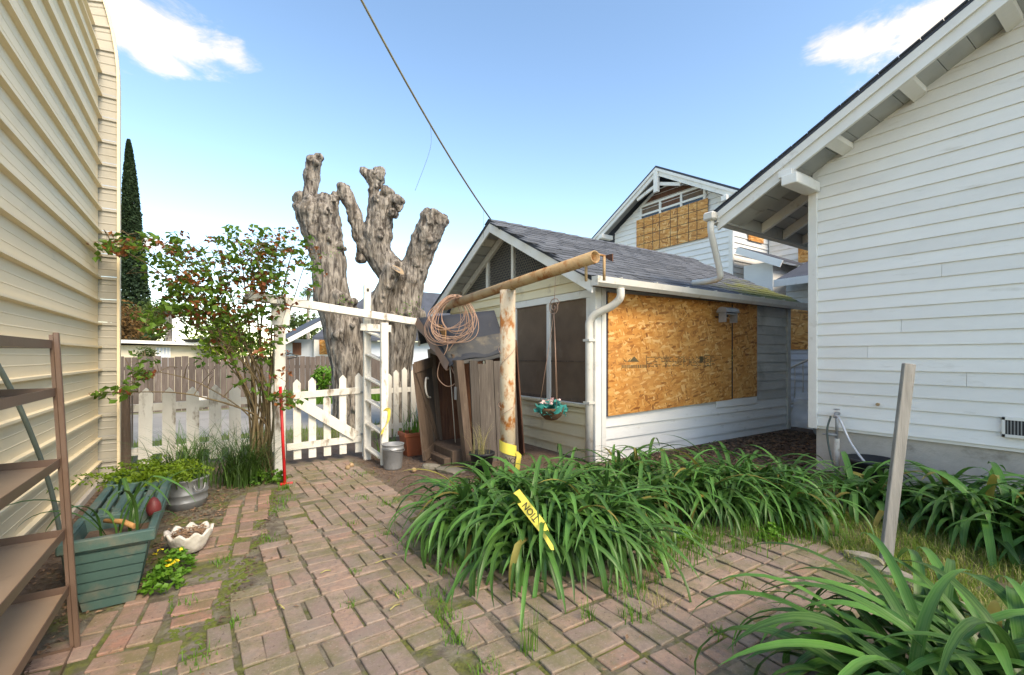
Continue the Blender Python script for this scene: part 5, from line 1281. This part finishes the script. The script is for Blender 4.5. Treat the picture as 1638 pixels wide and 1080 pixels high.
lettering('NO',.075,at(806,738,4.71)+Vector((0,0,0)),Vector(FR+(-.25,)),Vector((.1,0,1)),'ink',t2)
P=[Vector((2.66,3.95,.36)),Vector((2.69,3.93,.32)),Vector((2.68,3.93,.25)),Vector((2.67,3.94,.14))]
t3,o3=tape('caution_tape','loose yellow tape end hanging from the clothesline post',P,.05,twist=lambda f:cr)
P=[Vector((1.75,5.585,.66)),Vector((1.80,5.575,.70)),Vector((1.85,5.585,.68)),Vector((1.83,5.56,.55)),Vector((1.77,5.555,.46)),Vector((1.75,5.55,.40))]
t4,o4=tape('caution_tape','yellow caution tape tied round the ladder trellis',P,.05,twist=lambda f:cr*.6+Vector((0,0,.6)))
# pots near the outhouse
bp=thing('black_pot',(2.68,4.62,0),'black plastic pot with dried stems behind the clothesline post','flower pot')
lathe('pot',[(.0,0),(.11,0),(.14,.2),(.155,.205),(.155,.23),(.14,.23),(.12,.17),(0,.17)],(2.66,4.66,0),'black',bp,24)
tuft('dried_plant',(2.64,4.68,.15),60,.45,.006,'dried straw stems sticking out of the black pot','straw',14,(.05,.7),.05)
def seeds():
    r=random.Random(40)
    for i,(px,py,lab) in enumerate(((630,716,'round brown seed pod on the soil by the bucket'),(662,752,'round seed pod on the soil in front of the outhouse'),(556,748,'pale seed pod on the mossy bricks at the gate'),(562,744,'second pale seed pod on the mossy bricks at the gate'))):
        p=onZ(px,py,.03); o=lathe('seed_pod',[(.003,0),(.018,.004),(.028,.02),(.03,.032),(.024,.05),(.01,.058),(.003,.06)],(p.x,p.y,.0),'nut',None,12); tag(o,lab,'seed pod')
    st=thing('flat_stone',(2.32,4.92,0),'flat pale stone lying before the outhouse step','stone'); stone('stone',2.35,4.85,.15,.22,.05,.3,'kerb',st,3)
    st=thing('flat_stone',(2.3,5.2,0),'pinkish broken brick stone beside the outhouse door','stone'); stone('stone',2.22,5.15,.10,.13,.06,.9,'kerb',st,5)
    for k in range(6):
        px,py=r.uniform(420,640),(900,965)[k%2]+r.uniform(-20,20); p=onZ(px,py,.02); a=r.uniform(0,3.14); l=r.uniform(.02,.06)
        tag(tube('dry_twig',[(p.x-l*math.cos(a),p.y-l*math.sin(a),.022),(p.x,p.y,.03),(p.x+l*math.cos(a),p.y+l*math.sin(a),.022)],.004,'straw',None,5),('thin dry straw twig on the bricks between the moss gap and the agapanthus'),'twig','dry twigs on the brick path')
seeds()

# ================================================================== HANGING BASKET, BIRD FEEDER, CABLE
def basket():
    x,y,z=3.75,4.72,.66; t=thing('hanging_basket',(x,y,z),'hanging coconut fibre basket with turquoise leaves and pink flowers','hanging basket')
    V=[];F=[]; lathe('basket',[(.01,-.15),(.08,-.135),(.135,-.085),(.165,-.01),(.17,.02),(.15,.02),(.0,.0)],(x,y,z),'coco',t,24)
    r=random.Random(2)
    for k in range(70):
        a=r.uniform(0,6.28); q=r.uniform(.03,.20); p=(x+q*math.cos(a),y+q*math.sin(a),z+.03+r.uniform(-.05,.06)-(.05 if q>.14 else 0)); leafquad(V,F,p,.13,r,.95)
    tag(obj('leaves',V,F,'turq',t),kind='stuff'); V=[];F=[]
    for k in range(16):
        a=r.uniform(0,6.28); q=r.uniform(.04,.21); p=Vector((x+q*math.cos(a),y+q*math.sin(a),z+.10+r.uniform(-.03,.05)))
        for i in range(5): leafquad(V,F,p+Vector((math.cos(i*1.26),math.sin(i*1.26),0))*.016,.036,r,.8)
    tag(obj('flowers',V,F,'pink',t),kind='stuff')
    top=Vector((x,y-.06,1.93))
    for a in(.3,2.4,4.5): tube('cord',[(x+.16*math.cos(a),y+.16*math.sin(a),z+.01),top],.0035,'wirecoil',t,5)
    P=[top+Vector((0,.0,0))]+[top+Vector((0,(.012+.0085*k*.5)*math.cos(R(30)*k+1.57)*1.0,.075+(.012+.0085*k*.5)*math.sin(R(30)*k+1.57)*1.0)) for k in range(26,-1,-1)]
    tube('swirl_hook',P,.006,'wirecoil',t,6)
    tube('hanger',[top+Vector((0,.0,.15)),Vector((3.79,y-.05,2.52))],.004,'wirecoil',t,5)
basket()
bf=thing('bird_feeder',(6.63,4.0,1.88),'small grey curved roof bird feeder fixed to the strand board','bird feeder')
tube('bracket_arm',[(6.63,4.195,1.98),(6.63,3.98,1.98)],.012,'black',bf,8)
V=[];F=[]
for x in(6.45,6.80):
    for k in range(9): a=math.pi*k/8; V.append((x,3.98+.085*math.cos(a),2.03+.085*math.sin(a)))
F=[(k,k+1,k+10,k+9) for k in range(8)]+[tuple(range(8,-1,-1)),tuple(range(9,18))]
obj('roof',V,F,'galv',bf); 
for x in(6.47,6.765): box('end_leg',x,x+.015,3.92,4.04,1.88,2.03,'galv',bf)
box('tray',6.46,6.79,3.93,4.03,2.0,2.02,'galv',bf)
cb=thing('overhead_cable',(3.8,6.38,3.6),'twisted overhead cable running from the shed peak up across the sky','cable')
A=Vector((3.79,6.36,3.60)); B=at(578,0,4.6); d=B-A; P=[A+d*f-Vector((0,0,.10*4*f*(1-f) if f<1 else 0)) for f in [k/12 for k in range(13)]]+[A+d*1.5+Vector((0,0,.2)),A+d*2.2+Vector((0,0,.6))]
tube('cable',P,.012,'cable',cb,6)
tube('loose_wire',smoothpath([P[7],P[7]+Vector((0,0,-.3)),at(664,305,5.1)],5),.0022,'hose',cb,4)
tube('loose_wire',[P[1],P[1]+Vector((0,0,-.45))],.0025,'hose',cb,4)
tube('tail',[A,Vector((3.77,6.05,3.36))],.009,'hose',cb,5)

# ================================================================== SIDE OF THE WHITE HOUSE
bd=thing('tilted_board',(3.70,1.14,0),'grey weathered wooden board stuck upright in the lawn, tilting right','board')
a=Vector((3.70,1.14,-.1)); b=at(1454,582,3.02); beam('board',a,b,.078,.03,'greyboard',bd,up=(-FF[0],-FF[1],0),bv=.004)
def tap():
    t=thing('garden_tap',(5.97,2.28,0),'brass garden tap and pale standpipe on the house foundation','tap')
    tube('standpipe',[(5.95,2.27,.0),(5.955,2.27,.42)],.028,'shell',t,10); tube('pipe',[(5.955,2.27,.42),(5.955,2.27,.72)],.016,'galv',t,8)
    tube('spout',smoothpath([(6.02,2.27,.70),(5.93,2.27,.71),(5.88,2.26,.67)],4),.016,'galv',t,8); lathe('tap_wheel',[(.004,0),(.03,.004),(.03,.012),(.004,.016)],(5.95,2.27,.745),'galv',t,12)
    tube('spout',[(5.955,2.27,.46),(5.90,2.36,.46)],.018,'galv',t,8); lathe('tap_wheel',[(.004,0),(.028,.004),(.028,.012),(.004,.016)],(5.90,2.37,.455),'galv',t,12)
    h=thing('steel_hose',(5.8,2.1,0),'shiny white hose hanging from the tap down to the black pot','hose')
    tube('hose',smoothpath([(5.88,2.26,.68),(5.84,2.20,.66),(5.80,2.08,.42),(5.74,1.93,.24),(5.6,1.75,.12),(5.4,1.6,.05)],6),.013,'steelhose',h,8)
    h=thing('grey_hose',(5.85,2.3,0),'grey hose dropping from the tap to the soil','hose')
    tube('hose',smoothpath([(5.88,2.30,.68),(5.86,2.33,.5),(5.84,2.29,.25),(5.75,2.2,.05),(5.6,2.15,.01)],6),.011,'hose',h,8)
    p=thing('black_pot',(5.82,1.86,0),'wide black plastic pot against the house foundation','flower pot')
    lathe('pot',[(0,0),(.17,0),(.21,.25),(.235,.26),(.235,.29),(.21,.29),(.18,.2),(0,.2)],(5.76,1.88,0),'black',p,28)
tap()

# ================================================================== BEYOND THE FENCE
ff=thing('board_fence',(0,15,0),'dark weathered board fence across the road','fence'); r=random.Random(17)
x=-5.2; FY=15.0
while x<5.2:
    wd=r.uniform(.135,.155); top=1.36+r.uniform(-.03,.02)+.012*math.sin(x); box('fence_board',x,x+wd-.008,FY+r.uniform(0,.02),FY+.03,-.35,top,'fencewood',ff); x+=wd
for z in(.1,1.0): box('fence_rail',-5.2,5.2,FY+.035,FY+.08,z,z+.09,'fencewood',ff)
def cream_building():
    t=thing('cream_building',(-3,21,-.8),'long low cream stucco building with white roof edge beyond the board fence','building')
    x0,x1=-9.5,-2.15; Y=20.5; a=onY(190,543,Y); b=onY(345,553,Y); x1=b.x+.1
    box('wall',x0,x1,Y,Y+6,-1,b.z-.02,'stucco',t); V=[(x0,Y-.35,a.z+.05),(x1+.3,Y-.35,b.z-.03),(x1+.3,Y+6.3,b.z-.03),(x0,Y+6.3,a.z+.05)]
    obj('roof',V+[(p[0],p[1],p[2]+.11) for p in V],BF,'trim',t)
    p=onY(250,556,Y-.03); q=onY(272,572,Y-.03); wn=box('window',p.x,q.x,Y-.03,Y-.005,q.z-.4,p.z,'bluesiding',t)
    for k in range(5): xx=p.x+(q.x-p.x)*k/4; box('window_bar',xx-.015,xx+.015,Y-.05,Y-.031,q.z-.4,p.z,'trim',wn)
    p=onY(308,545,Y-.2)
    ds=thing('satellite_dish',p,'dark round dish standing on the cream roof edge','dish'); lathe('dish',[(.003,0),(.2,.04),(.36,.14),(.37,.15),(.2,.07),(.003,.03)],(p.x,p.y,p.z-.1),'black',ds,20); tube('dish_arm',[(p.x,p.y,p.z-.05),(p.x+.45,p.y,p.z+.12)],.04,'galv',ds)
cream_building()
def far_house():
    t=thing('far_house',(2.6,24,-.9),'small pale house with orange boarded window beyond the board fence','house')
    Y=24.; 
    def zz(px,py): return onY(px,py,Y).z
    xl=onY(462,550,Y).x; xr=onY(600,550,Y).x; xc=onY(500,550,Y).x
    box('wall',xl+.25,xr,Y,Y+6,-1,zz(500,543),'bluesiding',t)
    p=onY(487,543,Y-.05);q=onY(500,572,Y-.05); 
    g0=onY(495,548,Y-.4); pk=onY(560,505,Y-.4); 
    prism('gable_wall',[(xc,-1),(xr,-1),(xr,zz(500,543)),((xc+xr)/2,zz(560,512)),(xc,zz(500,543))],'y',Y-.4,Y-.02,'white',t)
    V=[(xl-.3,Y-1.0,zz(465,548)),(xr-2,Y-1.0,zz(555,503)),(xr-2,Y+6,zz(555,503)),(xl-.3,Y+6,zz(465,548))]; obj('roof',V+[(a,b_,c+.14) for a,b_,c in V],BF,'farroof',t)
    beam('barge_board',(xl-.3,Y-1.03,zz(465,549)),(xr-2,Y-1.03,zz(555,504)),.04,.2,'trim',t)
    p=onY(511,542,Y-.45);q=onY(529,567,Y-.45); box('board',p.x,q.x,Y-.45,Y-.41,q.z,p.z,'osbfar',t)
    p=onY(468,548,Y-.05);q=onY(482,568,Y-.05); box('board',p.x,q.x,Y-.05,Y-.01,q.z,p.z,'redwood',t)
far_house()
nb=thing('neighbour_house',(9,22,0),'dark roofed neighbouring house between the tree and the shed','house')
p=onY(668,545,22.); q=onY(735,480,22.); 
box('wall',p.x-3,q.x+4,22.5,27,-1,p.z-.05,'bluesiding',nb); V=[(p.x-5,22,p.z-.05),(q.x+5,22,p.z-.05),(q.x+5,25,q.z+.6),(p.x-1.2,25,q.z+.6)]
obj('roof',V+[(a,b_,c+.12) for a,b_,c in V],BF,'farroof',nb)
def crown(V,F,c,rx,rz,n,s,r,shape='ell'):
    k=0; c=Vector(c)
    cl=[Vector((r.gauss(0,.5),r.gauss(0,.5),r.gauss(0,.5))) for _ in range(26)]
    while k<n:
        q=r.choice(cl)+Vector((r.gauss(0,.2),r.gauss(0,.2),r.gauss(0,.2)))
        if q.length>1.15: continue
        k+=1; leafquad(V,F,c+Vector((q.x*rx,q.y*rx,q.z*rz)),s*r.uniform(.6,1.3),r,.6)
def tree(name,label,px,py,d,rx,rz,mat,n,s,seed,group=None,trunk=True):
    r=random.Random(seed); c=at(px,py,d); b=Vector((c.x,c.y,-1.0)); t=thing(name,b,label,'tree',group); V=[];F=[]; crown(V,F,c,rx,rz,n,s,r); tag(obj('crown',V,F,mat,t),kind='stuff')
    V=[];F=[];tube_geo(smoothpath([b,b.lerp(c,.5)+Vector((.1,0,0)),c+Vector((0,0,rz*.3))],4),[.14*(1-.08*i) for i in range(9)],8,True,V,F)
    for k in range(7): e=c+Vector((r.gauss(0,.5)*rx,r.gauss(0,.5)*rx,r.uniform(-.3,.6)*rz)); tube_geo([b.lerp(c,.75),b.lerp(c,.75).lerp(e,.5)+Vector((0,0,.1)),e],[.06,.04,.015],5,True,V,F)
    obj('trunk',V,F,'twig',t,True)
def cypress():
    r=random.Random(5); D=30; b=at(219,560,D); b.z=-1; top=at(209,226,D).z; t=thing('cypress_tree',b,'tall narrow dark green cypress rising behind the metal building','tree'); V=[];F=[]
    H_=top-b.z
    for k in range(15000):
        f=r.random()**.85; z=b.z+.5+(H_-.5)*f; rad=(1.28*(1-f)**.62+.03)*(.82+.2*mnoise.noise(Vector((f*9,k%7,0)))); a=r.uniform(0,6.28); q=rad*(r.random()**.35); 
        leafquad(V,F,(b.x+q*math.cos(a)-.42*f,b.y+q*math.sin(a),z),.30*(1.1-.5*f),r,.6)
    tag(obj('crown',V,F,'cypress',t),kind='stuff'); tube('trunk',[b,b+Vector((0,0,H_*.5)),(b.x-.4,b.y,top-.6)],[.22,.12,.03],'bark',t,8)
cypress()
tree('far_tree','broad lime green tree behind the rose bush',365,545,17.5,1.15,.95,'lime',2600,.16,61)
tree('far_tree','rusty brown shrub tree next to the metal building',205,520,19,.8,.95,'rusty',1500,.16,62)
tree('far_tree','dull green tree at the cypress foot',243,520,26,1.5,1.2,'tree',1600,.24,63)
tree('far_tree','green tree spray above the cream building window',232,566,14.6,.35,.22,'tree',300,.09,64)
tree('far_tree','small green shrub on the verge beyond the gate',516,606,13.9,.34,.4,'weed',500,.12,65)
tree('far_tree','grey green tree far behind the small pale house',485,530,40,2.0,1.6,'tree',1500,.3,66)
tree('far_tree','small green tree top behind the dark neighbour roof',688,484,30,.5,.5,'lime',300,.16,67)
def palm(px,py,d,s,label,seed):
    r=random.Random(seed); c=at(px,py,d); b=Vector((c.x,c.y,-1)); t=thing('palm_tree',b,label,'tree'); tube('trunk',[b,c],[.16*s,.12*s],'bark',t,8); V=[];F=[]
    for k in range(34):
        az=r.uniform(0,6.28); up=r.uniform(-.5,1.1); L=s*r.uniform(.9,1.3)
        for i in range(9):
            f=(i+1)/9; p=c+Vector((math.cos(az)*L*f*.8,math.sin(az)*L*f*.8,L*(up*f*.7-.5*f*f)))
            for q in(-1,1): leafquad(V,F,p+Vector((-math.sin(az)*q,math.cos(az)*q,-.3))*.1*s,.24*s,r,.22)
    tag(obj('crown',V,F,'tree',t),kind='stuff')
palm(270,492,24,1.2,'fan palm standing behind the cream building',71); palm(493,468,38,1.0,'far palm left of the pollarded trunk',72)
for i,(px,lab) in enumerate(((470,'left far utility pole beyond the gate'),(503,'right far utility pole beyond the gate'))):
    b=at(px,560,42); tag(tube('utility_pole',[(b.x,b.y,-1),(b.x,b.y,at(px,500,42).z)],.12,'galv',None,8),lab,'pole')
fpn=onZ(316,634,-.0); fpt=thing('far_planter',(fpn.x,14.4,0),'small cream pot on the verge across the road','flower pot'); q=onY(316,632,14.4); lathe('pot',[(0,0),(.16,0),(.21,.3),(.19,.3),(.15,.1),(0,.1)],(q.x,14.4,0),'shell',fpt,16)
